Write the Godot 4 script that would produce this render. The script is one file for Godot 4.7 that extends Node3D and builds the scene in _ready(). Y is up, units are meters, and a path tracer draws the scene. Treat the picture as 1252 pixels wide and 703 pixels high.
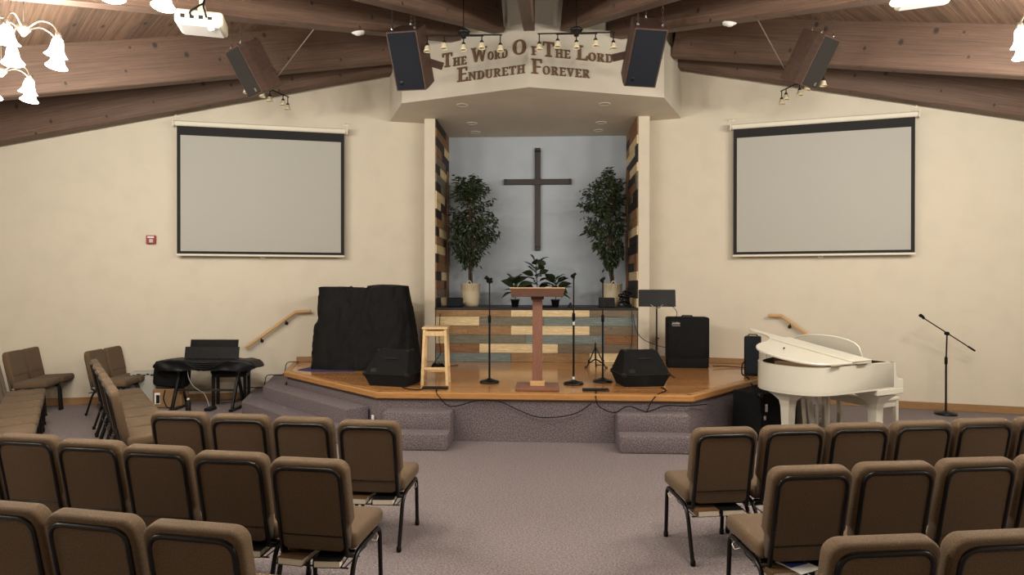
extends Node3D
# Church sanctuary: fan-shaped hall under a radial timber roof, platform with planked niche, chairs, piano.

const WA := 0.26308                      # how far the side walls swing forward from the niche
const HUB := Vector3(0, 5.68, -10.75)    # where the roof beams meet (underside)
const FALL := 0.252                      # roof fall per metre from the hub
const DECK := 0.57                       # beam depth up to the boarding
const STAGE := 0.546

var used := {}
var M := {}
var rng := RandomNumberGenerator.new()

# ------------------------------------------------------------------ mesh builder
class MB:
	var st := SurfaceTool.new()
	func _init():
		st.begin(Mesh.PRIMITIVE_TRIANGLES)
		st.set_smooth_group(-1)
	func tri(a: Vector3, b: Vector3, c: Vector3):
		st.add_vertex(a); st.add_vertex(c); st.add_vertex(b)
	func quad(a: Vector3, b: Vector3, c: Vector3, d: Vector3):
		tri(a, b, c); tri(a, c, d)
	func out_tri(a: Vector3, b: Vector3, c: Vector3, o: Vector3):
		if (b - a).cross(c - a).dot((a + b + c) / 3.0 - o) < 0.0: tri(a, c, b)
		else: tri(a, b, c)
	func out_quad(a: Vector3, b: Vector3, c: Vector3, d: Vector3, o: Vector3):
		out_tri(a, b, c, o); out_tri(a, c, d, o)
	func box(size: Vector3, xf := Transform3D(), ch := 0.004) -> MB:
		st.set_smooth_group(-1)
		var h := size / 2.0
		var c := minf(ch, minf(h.x, minf(h.y, h.z)) * 0.6)
		var o := xf.origin
		var p := func(sx, sy, sz, ax):
			var v := Vector3(sx * (h.x - c), sy * (h.y - c), sz * (h.z - c))
			v[ax] = [sx, sy, sz][ax] * h[ax]
			return xf * v
		for s in [-1, 1]:
			out_quad(p.call(s, -1, -1, 0), p.call(s, 1, -1, 0), p.call(s, 1, 1, 0), p.call(s, -1, 1, 0), o)
			out_quad(p.call(-1, s, -1, 1), p.call(1, s, -1, 1), p.call(1, s, 1, 1), p.call(-1, s, 1, 1), o)
			out_quad(p.call(-1, -1, s, 2), p.call(1, -1, s, 2), p.call(1, 1, s, 2), p.call(-1, 1, s, 2), o)
			for t in [-1, 1]:
				out_quad(p.call(s, t, -1, 0), p.call(s, t, 1, 0), p.call(s, t, 1, 1), p.call(s, t, -1, 1), o)
				out_quad(p.call(s, -1, t, 0), p.call(s, 1, t, 0), p.call(s, 1, t, 2), p.call(s, -1, t, 2), o)
				out_quad(p.call(-1, s, t, 1), p.call(1, s, t, 1), p.call(1, s, t, 2), p.call(-1, s, t, 2), o)
				for u in [-1, 1]:
					out_tri(p.call(s, t, u, 0), p.call(s, t, u, 1), p.call(s, t, u, 2), o)
		return self
	func bx(a: Vector3, b: Vector3, ch := 0.004) -> MB:
		return box((b - a).abs(), Transform3D(Basis(), (a + b) / 2.0), ch)
	# straight bar between two points, w across, t thick
	func bar(a: Vector3, b: Vector3, w: float, t: float, up := Vector3.UP, ch := 0.003) -> MB:
		var d := (b - a).normalized()
		var x := up.cross(d)
		if x.length() < 0.01: x = Vector3.RIGHT
		x = x.normalized()
		return box(Vector3(w, t, (b - a).length()), Transform3D(Basis(x, d.cross(x), d), (a + b) / 2.0), ch)
	func rbox(size: Vector3, r: float, xf := Transform3D(), n := 6) -> MB:
		st.set_smooth_group(1)
		var h := size / 2.0
		var q := h - Vector3.ONE * r
		for ax in 3:
			for s in [-1, 1]:
				for i in n:
					for j in n:
						var c := []
						for k in [[0, 0], [1, 0], [1, 1], [0, 1]]:
							var v := Vector3()
							v[ax] = s * h[ax]
							v[(ax + 1) % 3] = knot(float(i + k[0]) / n, h[(ax + 1) % 3], r)
							v[(ax + 2) % 3] = knot(float(j + k[1]) / n, h[(ax + 2) % 3], r)
							var inner := v.clamp(-q, q)
							c.append(xf * (inner + (v - inner).normalized() * r))
						if s > 0: quad(c[0], c[1], c[2], c[3])
						else: quad(c[0], c[3], c[2], c[1])
		return self
	func knot(t: float, h: float, r: float) -> float:
		# puts most of the cuts in the rounded ends
		if t < 0.4: return lerpf(-h, -h + r, t / 0.4)
		if t > 0.6: return lerpf(h - r, h, (t - 0.6) / 0.4)
		return lerpf(-h + r, h - r, (t - 0.4) / 0.2)
	func tube(path: Array, r, n := 8, caps := true) -> MB:
		var pts := []
		for p in path:
			if pts.is_empty() or (p - pts[-1]).length() > 0.0005: pts.append(p)
		var t: Vector3 = (pts[1] - pts[0]).normalized()
		var x := t.cross(Vector3.UP if absf(t.y) < 0.9 else Vector3.RIGHT).normalized()
		var rings := []
		for i in pts.size():
			var a: Vector3 = (pts[i] - pts[maxi(i - 1, 0)]).normalized()
			var b: Vector3 = (pts[mini(i + 1, pts.size() - 1)] - pts[i]).normalized()
			t = (a + b).normalized() if (a + b).length() > 0.01 else b
			x = (x - t * x.dot(t)).normalized()
			var y := t.cross(x)
			var rr: float = r[i] if r is Array else r
			var ring := []
			for k in n:
				ring.append(pts[i] + (x * cos(TAU * k / n) + y * sin(TAU * k / n)) * rr)
			rings.append(ring)
		st.set_smooth_group(2)
		for i in rings.size() - 1:
			for k in n:
				quad(rings[i][k], rings[i][(k + 1) % n], rings[i + 1][(k + 1) % n], rings[i + 1][k])
		if caps:
			st.set_smooth_group(-1)
			for k in range(1, n - 1):
				tri(rings[0][0], rings[0][k + 1], rings[0][k])
				tri(rings[-1][0], rings[-1][k], rings[-1][k + 1])
		return self
	func lathe(profile: Array, n := 20, xf := Transform3D(), smooth := true) -> MB:
		st.set_smooth_group(3 if smooth else -1)
		for i in profile.size() - 1:
			var a: Vector2 = profile[i]
			var b: Vector2 = profile[i + 1]
			for k in n:
				var c0 := Vector2.from_angle(TAU * k / n)
				var c1 := Vector2.from_angle(TAU * (k + 1) / n)
				var p := [Vector3(c0.x * a.x, a.y, c0.y * a.x), Vector3(c1.x * a.x, a.y, c1.y * a.x), Vector3(c1.x * b.x, b.y, c1.y * b.x), Vector3(c0.x * b.x, b.y, c0.y * b.x)]
				for q in 4: p[q] = xf * p[q]
				if a.x < 0.0001: tri(p[0], p[3], p[2])
				elif b.x < 0.0001: tri(p[0], p[2], p[1])
				else: quad(p[0], p[3], p[2], p[1])
		return self
	# slab of a polygon in local XY, from z0 to z1, edges rounded by bevel
	func slab(poly: PackedVector2Array, z0: float, z1: float, bevel := 0.0, steps := 1, xf := Transform3D(), smooth := false) -> MB:
		if Geometry2D.is_polygon_clockwise(poly): poly.reverse()
		var n := poly.size()
		var nor := []
		for i in n:
			var e0 := (poly[i] - poly[(i + n - 1) % n]).normalized()
			var e1 := (poly[(i + 1) % n] - poly[i]).normalized()
			var m := Vector2(e0.y, -e0.x) + Vector2(e1.y, -e1.x)
			m = m / maxf(0.4, m.dot(Vector2(e1.y, -e1.x)))
			nor.append(m)
		var layers := []
		if bevel > 0.0:
			for k in steps + 1:
				var g := PI / 2.0 * k / steps
				layers.append([bevel * (1 - sin(g)), z0 + bevel * (1 - cos(g))])
			for k in steps + 1:
				var g := PI / 2.0 * (steps - k) / steps
				layers.append([bevel * (1 - sin(g)), z1 - bevel * (1 - cos(g))])
		else:
			layers = [[0.0, z0], [0.0, z1]]
		var rings := []
		for l in layers:
			var ring := []
			for i in n:
				var q: Vector2 = poly[i] - nor[i] * l[0]
				ring.append(Vector3(q.x, q.y, l[1]))
			rings.append(ring)
		st.set_smooth_group(4 if smooth else -1)
		for i in rings.size() - 1:
			for k in n:
				quad(xf * rings[i][k], xf * rings[i][(k + 1) % n], xf * rings[i + 1][(k + 1) % n], xf * rings[i + 1][k])
		st.set_smooth_group(-1)
		for s in [0, rings.size() - 1]:
			var flat := PackedVector2Array()
			for v in rings[s]: flat.append(Vector2(v.x, v.y))
			var idx := Geometry2D.triangulate_polygon(flat)
			for k in range(0, idx.size(), 3):
				var a: Vector3 = xf * rings[s][idx[k]]
				var b: Vector3 = xf * rings[s][idx[k + 1]]
				var c: Vector3 = xf * rings[s][idx[k + 2]]
				var f := (b - a).cross(c - a).dot(xf.basis * Vector3(0, 0, 1)) > 0
				if f == (s != 0): tri(a, b, c)
				else: tri(a, c, b)
		return self
	# plan polygon (x, z) raised from y0 to y1
	func plan(poly: PackedVector2Array, y0: float, y1: float, bevel := 0.0, steps := 1) -> MB:
		var q := PackedVector2Array()
		for p in poly: q.append(Vector2(p.x, -p.y))
		return slab(q, y0, y1, bevel, steps, Transform3D(Basis(Vector3.RIGHT, Vector3(0, 0, -1), Vector3.UP), Vector3.ZERO))
	func grid(nu: int, nv: int, f: Callable, both := false) -> MB:
		st.set_smooth_group(5)
		for i in nu:
			for j in nv:
				var a: Vector3 = f.call(float(i) / nu, float(j) / nv)
				var b: Vector3 = f.call(float(i + 1) / nu, float(j) / nv)
				var c: Vector3 = f.call(float(i + 1) / nu, float(j + 1) / nv)
				var d: Vector3 = f.call(float(i) / nu, float(j + 1) / nv)
				quad(a, b, c, d)
		return self
	func done() -> ArrayMesh:
		st.generate_normals()
		return st.commit()

# ------------------------------------------------------------------ nodes
func numbered(base: String) -> String:
	used[base] = used.get(base, -1) + 1
	return base if used[base] == 0 else "%s_%03d" % [base, used[base]]

func tag(o: Node, label: String, category: String, group := "", kind := ""):
	o.set_meta("label", label)
	if category: o.set_meta("category", category)
	if group: o.set_meta("group", group)
	if kind: o.set_meta("kind", kind)
	return o

func thing(called: String, label: String, category: String, at := Vector3.ZERO, turn := 0.0, group := "", kind := "") -> Node3D:
	var o := Node3D.new()
	o.name = numbered(called)
	add_child(o)
	o.position = at
	o.rotation.y = turn
	tag(o, label, category, group, kind)
	return o

func part(parent: Node, called: String, b, m, xf := Transform3D(), label := "") -> MeshInstance3D:
	var o := MeshInstance3D.new()
	o.mesh = b.done() if b is MB else b
	o.material_override = m if m is Material else M[m]
	o.name = numbered(called) if parent == self else called
	parent.add_child(o, true)
	o.transform = xf
	if label: o.set_meta("label", label)
	return o

func single(called: String, b, m, label: String, category: String, xf := Transform3D(), group := "", kind := "") -> MeshInstance3D:
	return tag(part(self, called, b, m, xf), label, category, group, kind)

func struct(called: String, b, m, label: String, xf := Transform3D()) -> MeshInstance3D:
	return tag(part(self, called, b, m, xf), label, "", "", "structure")

func at(p: Vector3, turn := 0.0) -> Transform3D:
	return Transform3D(Basis(Vector3.UP, turn), p)

func pv(a: Array) -> PackedVector2Array:
	var r := PackedVector2Array()
	for p in a: r.append(Vector2(p[0], p[1]))
	return r

func rounded(pts: Array, r: float, n := 5) -> Array:
	var out := [pts[0]]
	for i in range(1, pts.size() - 1):
		var a: Vector3 = (pts[i - 1] - pts[i])
		var b: Vector3 = (pts[i + 1] - pts[i])
		var k := minf(r, minf(a.length(), b.length()) * 0.49)
		for j in n + 1:
			var t := float(j) / n
			var p0: Vector3 = pts[i] + a.normalized() * k
			var p1: Vector3 = pts[i] + b.normalized() * k
			out.append(p0.lerp(pts[i], t).lerp(pts[i].lerp(p1, t), t))
	out.append(pts[-1])
	return out

func spline(pts: Array, n := 6) -> Array:
	var out := []
	for i in pts.size() - 1:
		var p0: Vector3 = pts[maxi(i - 1, 0)]
		var p3: Vector3 = pts[mini(i + 2, pts.size() - 1)]
		for j in n:
			out.append(pts[i].cubic_interpolate(pts[i + 1], p0, p3, float(j) / n))
	out.append(pts[-1])
	return out

func rrect(w: float, h: float, r: float, n := 5, y0 := 0.0) -> PackedVector2Array:
	var out := PackedVector2Array()
	for c in [[1, 0, -90], [1, 1, 0], [-1, 1, 90], [-1, 0, 180]]:
		var cx: float = c[0] * (w / 2 - r)
		var cy: float = y0 + (h - r if c[1] else r)
		for k in n + 1:
			var g := deg_to_rad(c[2] + 90.0 * k / n)
			out.append(Vector2(cx + cos(g) * r, cy + sin(g) * r))
	return out

# ------------------------------------------------------------------ materials
func ramp(cols: Array, t: float) -> Color:
	var f := clampf(t, 0, 1) * (cols.size() - 1)
	var i := mini(int(f), cols.size() - 2)
	return (cols[i] as Color).lerp(cols[i + 1], f - i)

func noise_image(sd: int, freq: float, cols: Array, size := 256, oct := 3) -> ImageTexture:
	var n := FastNoiseLite.new()
	n.seed = sd
	n.frequency = freq
	n.fractal_octaves = oct
	n.noise_type = FastNoiseLite.TYPE_SIMPLEX_SMOOTH
	var g := n.get_seamless_image(size, size)
	g.convert(Image.FORMAT_L8)
	var raw := g.get_data()
	var lut := []
	for i in 256: lut.append(ramp(cols, i / 255.0))
	var im := Image.create(size, size, false, Image.FORMAT_RGB8)
	for y in size:
		for x in size:
			im.set_pixel(x, y, lut[raw[y * size + x]])
	return ImageTexture.create_from_image(im)

# wood: grain runs along U
func wood_image(sd: int, cols: Array, w := 512, h := 128, knots := 0, stretch := 26.0, lams := 0) -> ImageTexture:
	var n := FastNoiseLite.new()
	n.seed = sd
	n.frequency = 1.0
	n.fractal_octaves = 3
	var r := RandomNumberGenerator.new()
	r.seed = sd
	var spots := []
	for k in knots: spots.append([r.randf(), r.randf(), r.randf_range(0.006, 0.014)])
	var tone := []
	for k in maxi(lams, 1): tone.append(r.randf_range(-0.12, 0.12) if lams else 0.0)
	var im := Image.create(w, h, false, Image.FORMAT_RGB8)
	for y in h:
		var v := float(y) / h
		for x in w:
			var u := float(x) / w
			var bend := 0.0
			var dark := 0.0
			for s in spots:
				var du: float = absf(u - s[0])
				du = minf(du, 1.0 - du) * 4.0
				var dv: float = absf(v - s[1])
				dv = minf(dv, 1.0 - dv)
				var d := sqrt(du * du * 3.0 + dv * dv)
				bend += 0.06 * exp(-d * d * 260.0)
				dark = maxf(dark, 1.0 - smoothstep(s[2], s[2] * 2.6, d * 0.45))
			var cu := cos(TAU * u)
			var su := sin(TAU * u)
			var vv := cos(TAU * v)
			var vs := sin(TAU * v)
			var a := n.get_noise_3d(cu * 0.7 + vv * stretch * 0.16, su * 0.7 + 7.0, vs * stretch * 0.16 + bend * 30.0)
			var b := n.get_noise_3d(cu * 2.6 + 31.0, su * 2.6 + vv * stretch * 0.6, vs * stretch * 0.6 + bend * 40.0)
			var t := 0.5 + a * 0.55 + b * 0.4
			if lams:
				t += tone[int(v * lams) % lams]
			var c := ramp(cols, t)
			c = c.lerp((cols[0] as Color).darkened(0.45), dark * 0.8)
			im.set_pixel(x, y, c)
	return ImageTexture.create_from_image(im)

func mat(key: String, col: Color, rough := 0.8, o := {}) -> StandardMaterial3D:
	var m := StandardMaterial3D.new()
	m.resource_name = key
	m.albedo_color = col
	m.roughness = rough
	for k in o: m.set(k, o[k])
	M[key] = m
	return m

func textured(key: String, tex: Texture2D, scale: Vector3, rough := 0.8, o := {}, world := false) -> StandardMaterial3D:
	var m := mat(key, o.get("albedo_color", Color.WHITE), rough, o)
	m.albedo_texture = tex
	m.uv1_triplanar = true
	m.uv1_world_triplanar = world
	m.uv1_scale = scale
	m.uv1_triplanar_sharpness = 8.0
	return m

func materials():
	var cream := Color(0.80, 0.758, 0.675)
	textured("wall", noise_image(3, 0.02, [cream.darkened(0.025), cream, cream.lightened(0.02)], 256, 4), Vector3.ONE * 0.35, 0.75, {}, true)
	textured("header", noise_image(4, 0.02, [Color(0.77, 0.735, 0.665), Color(0.80, 0.765, 0.695)], 256, 4), Vector3.ONE * 0.35, 0.75, {}, true)
	textured("niche", noise_image(5, 0.02, [Color(0.635, 0.665, 0.695), Color(0.67, 0.70, 0.73)], 256, 4), Vector3.ONE * 0.35, 0.75, {}, true)
	var c1 := Color(0.395, 0.355, 0.35)
	var c2 := Color(0.53, 0.485, 0.475)
	var pile := noise_image(8, 0.16, [Color(0.1, 0.1, 0.1), Color(0.9, 0.9, 0.9)], 512, 3)
	textured("carpet", noise_image(7, 0.2, [c1.darkened(0.45), c1, c1.lerp(c2, 0.5), c2, c2.lightened(0.3)], 512, 4), Vector3.ONE * 0.55, 1.0, {"heightmap_enabled": true, "heightmap_scale": 0.6, "heightmap_texture": pile}, true)
	var s1 := Color(0.345, 0.305, 0.31)
	var s2 := Color(0.475, 0.43, 0.435)
	textured("stage_carpet", noise_image(9, 0.2, [s1.darkened(0.28), s1, s2, s2.lightened(0.16)], 512, 4), Vector3.ONE * 0.55, 1.0, {"heightmap_enabled": true, "heightmap_scale": 0.6, "heightmap_texture": pile}, true)
	var b1 := [Color(0.285, 0.21, 0.165), Color(0.37, 0.28, 0.22), Color(0.435, 0.335, 0.265)]
	textured("beam", wood_image(11, b1, 1024, 256, 11, 40.0, 14), Vector3(0.3, 1.6, 1.6), 0.62)
	for k in 4:
		var sh := 0.93 + 0.05 * k
		textured("deck%d" % k, wood_image(21 + k, [Color(0.30, 0.23, 0.18) * sh, Color(0.43, 0.335, 0.265) * sh, Color(0.50, 0.395, 0.315) * sh], 512, 64, 3, 14.0), Vector3(0.4, 3.0, 3.0), 0.7)
	for k in 3:
		var sh := 0.92 + 0.07 * k
		textured("oak%d" % k, wood_image(31 + k, [Color(0.59, 0.395, 0.215) * sh, Color(0.735, 0.515, 0.30) * sh, Color(0.80, 0.585, 0.365) * sh], 512, 64, 0, 20.0), Vector3(0.5, 4.0, 4.0), 0.22, {"clearcoat_enabled": true, "clearcoat": 0.6, "clearcoat_roughness": 0.12})
	textured("oak_edge", wood_image(35, [Color(0.60, 0.42, 0.235), Color(0.73, 0.535, 0.32)], 512, 64, 0, 20.0), Vector3(0.5, 4.0, 4.0), 0.35)
	textured("oak_rail", wood_image(36, [Color(0.72, 0.56, 0.375), Color(0.82, 0.67, 0.48)], 512, 64, 0, 20.0), Vector3(0.5, 6.0, 6.0), 0.35)
	textured("base_wood", wood_image(37, [Color(0.52, 0.39, 0.25), Color(0.63, 0.485, 0.32)], 512, 64, 0, 20.0), Vector3(0.5, 4.0, 4.0), 0.4)
	# reclaimed boards of the niche
	var tones := {"cream": [Color(0.83, 0.735, 0.555), Color(0.95, 0.89, 0.73)], "tan": [Color(0.53, 0.405, 0.265), Color(0.69, 0.55, 0.38)], "grey": [Color(0.42, 0.365, 0.29), Color(0.55, 0.485, 0.39)], "teal": [Color(0.415, 0.45, 0.435), Color(0.555, 0.585, 0.565)], "olive": [Color(0.40, 0.385, 0.32), Color(0.52, 0.50, 0.425)], "rust": [Color(0.48, 0.335, 0.205), Color(0.62, 0.455, 0.285)], "dark": [Color(0.13, 0.09, 0.065), Color(0.22, 0.155, 0.11)]}
	var k := 41
	for t in tones:
		textured("board_" + t, wood_image(k, [(tones[t][0] as Color).darkened(0.15), tones[t][0], tones[t][1]], 512, 64, 4 if t in ["tan", "grey", "rust"] else 0, 22.0), Vector3(0.7, 4.5, 4.5), 0.7)
		k += 1
	textured("walnut", wood_image(51, [Color(0.12, 0.075, 0.058), Color(0.185, 0.12, 0.092)], 512, 64, 0, 20.0), Vector3(0.8, 6.0, 6.0), 0.5)
	textured("cherry", wood_image(52, [Color(0.43, 0.285, 0.225), Color(0.56, 0.39, 0.315)], 512, 64, 0, 20.0), Vector3(1.0, 6.0, 6.0), 0.4)
	textured("cherry_dark", wood_image(53, [Color(0.28, 0.17, 0.115), Color(0.37, 0.235, 0.165)], 512, 64, 0, 20.0), Vector3(1.0, 6.0, 6.0), 0.4)
	textured("pine", wood_image(54, [Color(0.76, 0.63, 0.44), Color(0.87, 0.76, 0.58)], 512, 64, 0, 20.0), Vector3(6.0, 1.0, 6.0), 0.5)
	textured("cabinet", wood_image(55, [Color(0.24, 0.165, 0.13), Color(0.33, 0.235, 0.185)], 512, 64, 0, 20.0), Vector3(3.0, 1.2, 3.0), 0.6)
	var weave := noise_image(61, 0.22, [Color(0.2, 0.2, 0.2), Color(0.8, 0.8, 0.8)], 256, 2)
	textured("fabric", noise_image(60, 0.15, [Color(0.275, 0.215, 0.145), Color(0.35, 0.275, 0.19), Color(0.41, 0.33, 0.235)], 256, 3), Vector3.ONE * 3.0, 0.95, {"heightmap_enabled": true, "heightmap_scale": 0.08, "heightmap_texture": weave, "rim_enabled": true, "rim": 0.06, "rim_tint": 0.8})
	mat("black_metal", Color(0.055, 0.05, 0.05), 0.32, {"metallic": 0.3})
	mat("chair_metal", Color(0.075, 0.065, 0.06), 0.3, {"metallic": 0.4})
	mat("rubber", Color(0.045, 0.045, 0.045), 0.7, {"metallic_specular": 0.3})
	mat("black_plastic", Color(0.075, 0.075, 0.075), 0.5, {"metallic_specular": 0.35})
	mat("black_carpet", Color(0.09, 0.09, 0.09), 0.95, {"metallic_specular": 0.25})
	mat("grille", Color(0.115, 0.125, 0.145), 0.85, {"metallic_specular": 0.25})
	mat("grille_grey", Color(0.17, 0.16, 0.145), 0.85, {"metallic_specular": 0.25})
	textured("black_cloth", noise_image(65, 0.05, [Color(0.05, 0.05, 0.05), Color(0.085, 0.085, 0.083)], 256, 3), Vector3.ONE * 1.4, 0.75, {"metallic_specular": 0.28})
	mat("satin_cloth", Color(0.06, 0.06, 0.062), 0.45, {"metallic_specular": 0.35})
	mat("screen_white", Color(0.655, 0.645, 0.605), 0.85)
	mat("screen_black", Color(0.07, 0.065, 0.06), 0.8)
	mat("white_enamel", Color(0.84, 0.81, 0.73), 0.4)
	mat("cream_plastic", Color(0.80, 0.765, 0.66), 0.45)
	mat("piano_white", Color(0.835, 0.815, 0.745), 0.28, {"clearcoat_enabled": true, "clearcoat": 0.5, "clearcoat_roughness": 0.15})
	mat("piano_inside", Color(0.20, 0.13, 0.07), 0.5)
	mat("ivory", Color(0.85, 0.83, 0.76), 0.3)
	mat("nickel", Color(0.72, 0.69, 0.63), 0.3, {"metallic": 0.9})
	mat("chrome", Color(0.8, 0.8, 0.8), 0.2, {"metallic": 1.0})
	mat("bronze", Color(0.10, 0.085, 0.075), 0.45, {"metallic": 0.5})
	mat("frosted", Color(0.80, 0.75, 0.62), 0.35)
	mat("glow", Color(1, 0.95, 0.85), 0.5, {"emission_enabled": true, "emission": Color(1.0, 0.96, 0.89), "emission_energy_multiplier": 5.0})
	mat("letter", Color(0.40, 0.29, 0.185), 0.6)
	mat("letter_edge", Color(0.20, 0.13, 0.075), 0.6)
	mat("red", Color(0.55, 0.08, 0.06), 0.45)
	mat("white", Color(0.86, 0.85, 0.82), 0.5)
	mat("page", Color(0.84, 0.80, 0.70), 0.85)
	mat("book_black", Color(0.05, 0.048, 0.047), 0.6, {"metallic_specular": 0.3})
	mat("book_brown", Color(0.33, 0.235, 0.13), 0.6)
	mat("book_blue", Color(0.16, 0.24, 0.52), 0.5)
	mat("paper", Color(0.78, 0.77, 0.74), 0.8)
	textured("basket", noise_image(70, 0.09, [Color(0.70, 0.64, 0.52), Color(0.84, 0.78, 0.66)], 256, 2), Vector3(4, 10, 4), 0.9)
	mat("soil", Color(0.08, 0.055, 0.04), 1.0)
	mat("leaf_dark", Color(0.12, 0.165, 0.09), 0.42, {"backlight_enabled": true, "backlight": Color(0.03, 0.05, 0.015)})
	mat("leaf_mid", Color(0.155, 0.21, 0.115), 0.42, {"backlight_enabled": true, "backlight": Color(0.03, 0.05, 0.015)})
	mat("bark", Color(0.26, 0.20, 0.14), 0.9)
	mat("brown_vinyl", Color(0.50, 0.38, 0.245), 0.7)
	mat("purple", Color(0.22, 0.18, 0.36), 0.9)
	mat("counter", Color(0.05, 0.048, 0.045), 0.5)
	mat("ceramic", Color(0.7, 0.68, 0.66), 0.4)

# ------------------------------------------------------------------ places
func wall_xf(side: float, s: float, y: float, off: float) -> Transform3D:
	# a point on a side wall: s metres out from the niche corner, off metres into the room; local x runs to the viewer's right
	var b := Basis(Vector3.UP, -side * WA)
	return Transform3D(b, Vector3(side * 1.795, 0, -10.376) + b * Vector3(side * s, y, off))

func roof_y(x: float, z: float) -> float:
	return HUB.y - FALL * Vector2(x - HUB.x, z - HUB.z).length()

func _ready():
	camera_and_light()
	rng.seed = 7
	materials()
	shell()
	roof()
	stage()
	niche()
	lettering()
	screens()
	chandeliers()
	loudspeakers()
	small_fittings()
	drum_cover()
	stage_things()
	plants()
	piano()
	keyboard_corner()
	chairs()

func camera_and_light():
	var cam := Camera3D.new()
	cam.name = "camera"
	add_child(cam)
	cam.position = Vector3(0.14, 1.75, 0)
	cam.basis = Basis.from_euler(Vector3(-0.0037397, 0.0508912, 0.0008982), EULER_ORDER_YXZ)
	cam.keep_aspect = Camera3D.KEEP_HEIGHT
	cam.fov = rad_to_deg(2.0 * atan(351.5 / 787.45))
	cam.near = 0.05
	cam.far = 100.0
	cam.current = true
	var e := Environment.new()
	e.background_mode = Environment.BG_COLOR
	e.background_color = Color(0.02, 0.02, 0.02)
	e.tonemap_mode = Environment.TONE_MAPPER_LINEAR
	e.tonemap_exposure = 0.95
	e.sdfgi_enabled = true
	e.ssao_enabled = true
	e.ssil_enabled = true
	var w := WorldEnvironment.new()
	w.name = "environment"
	w.environment = e
	add_child(w)

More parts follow.
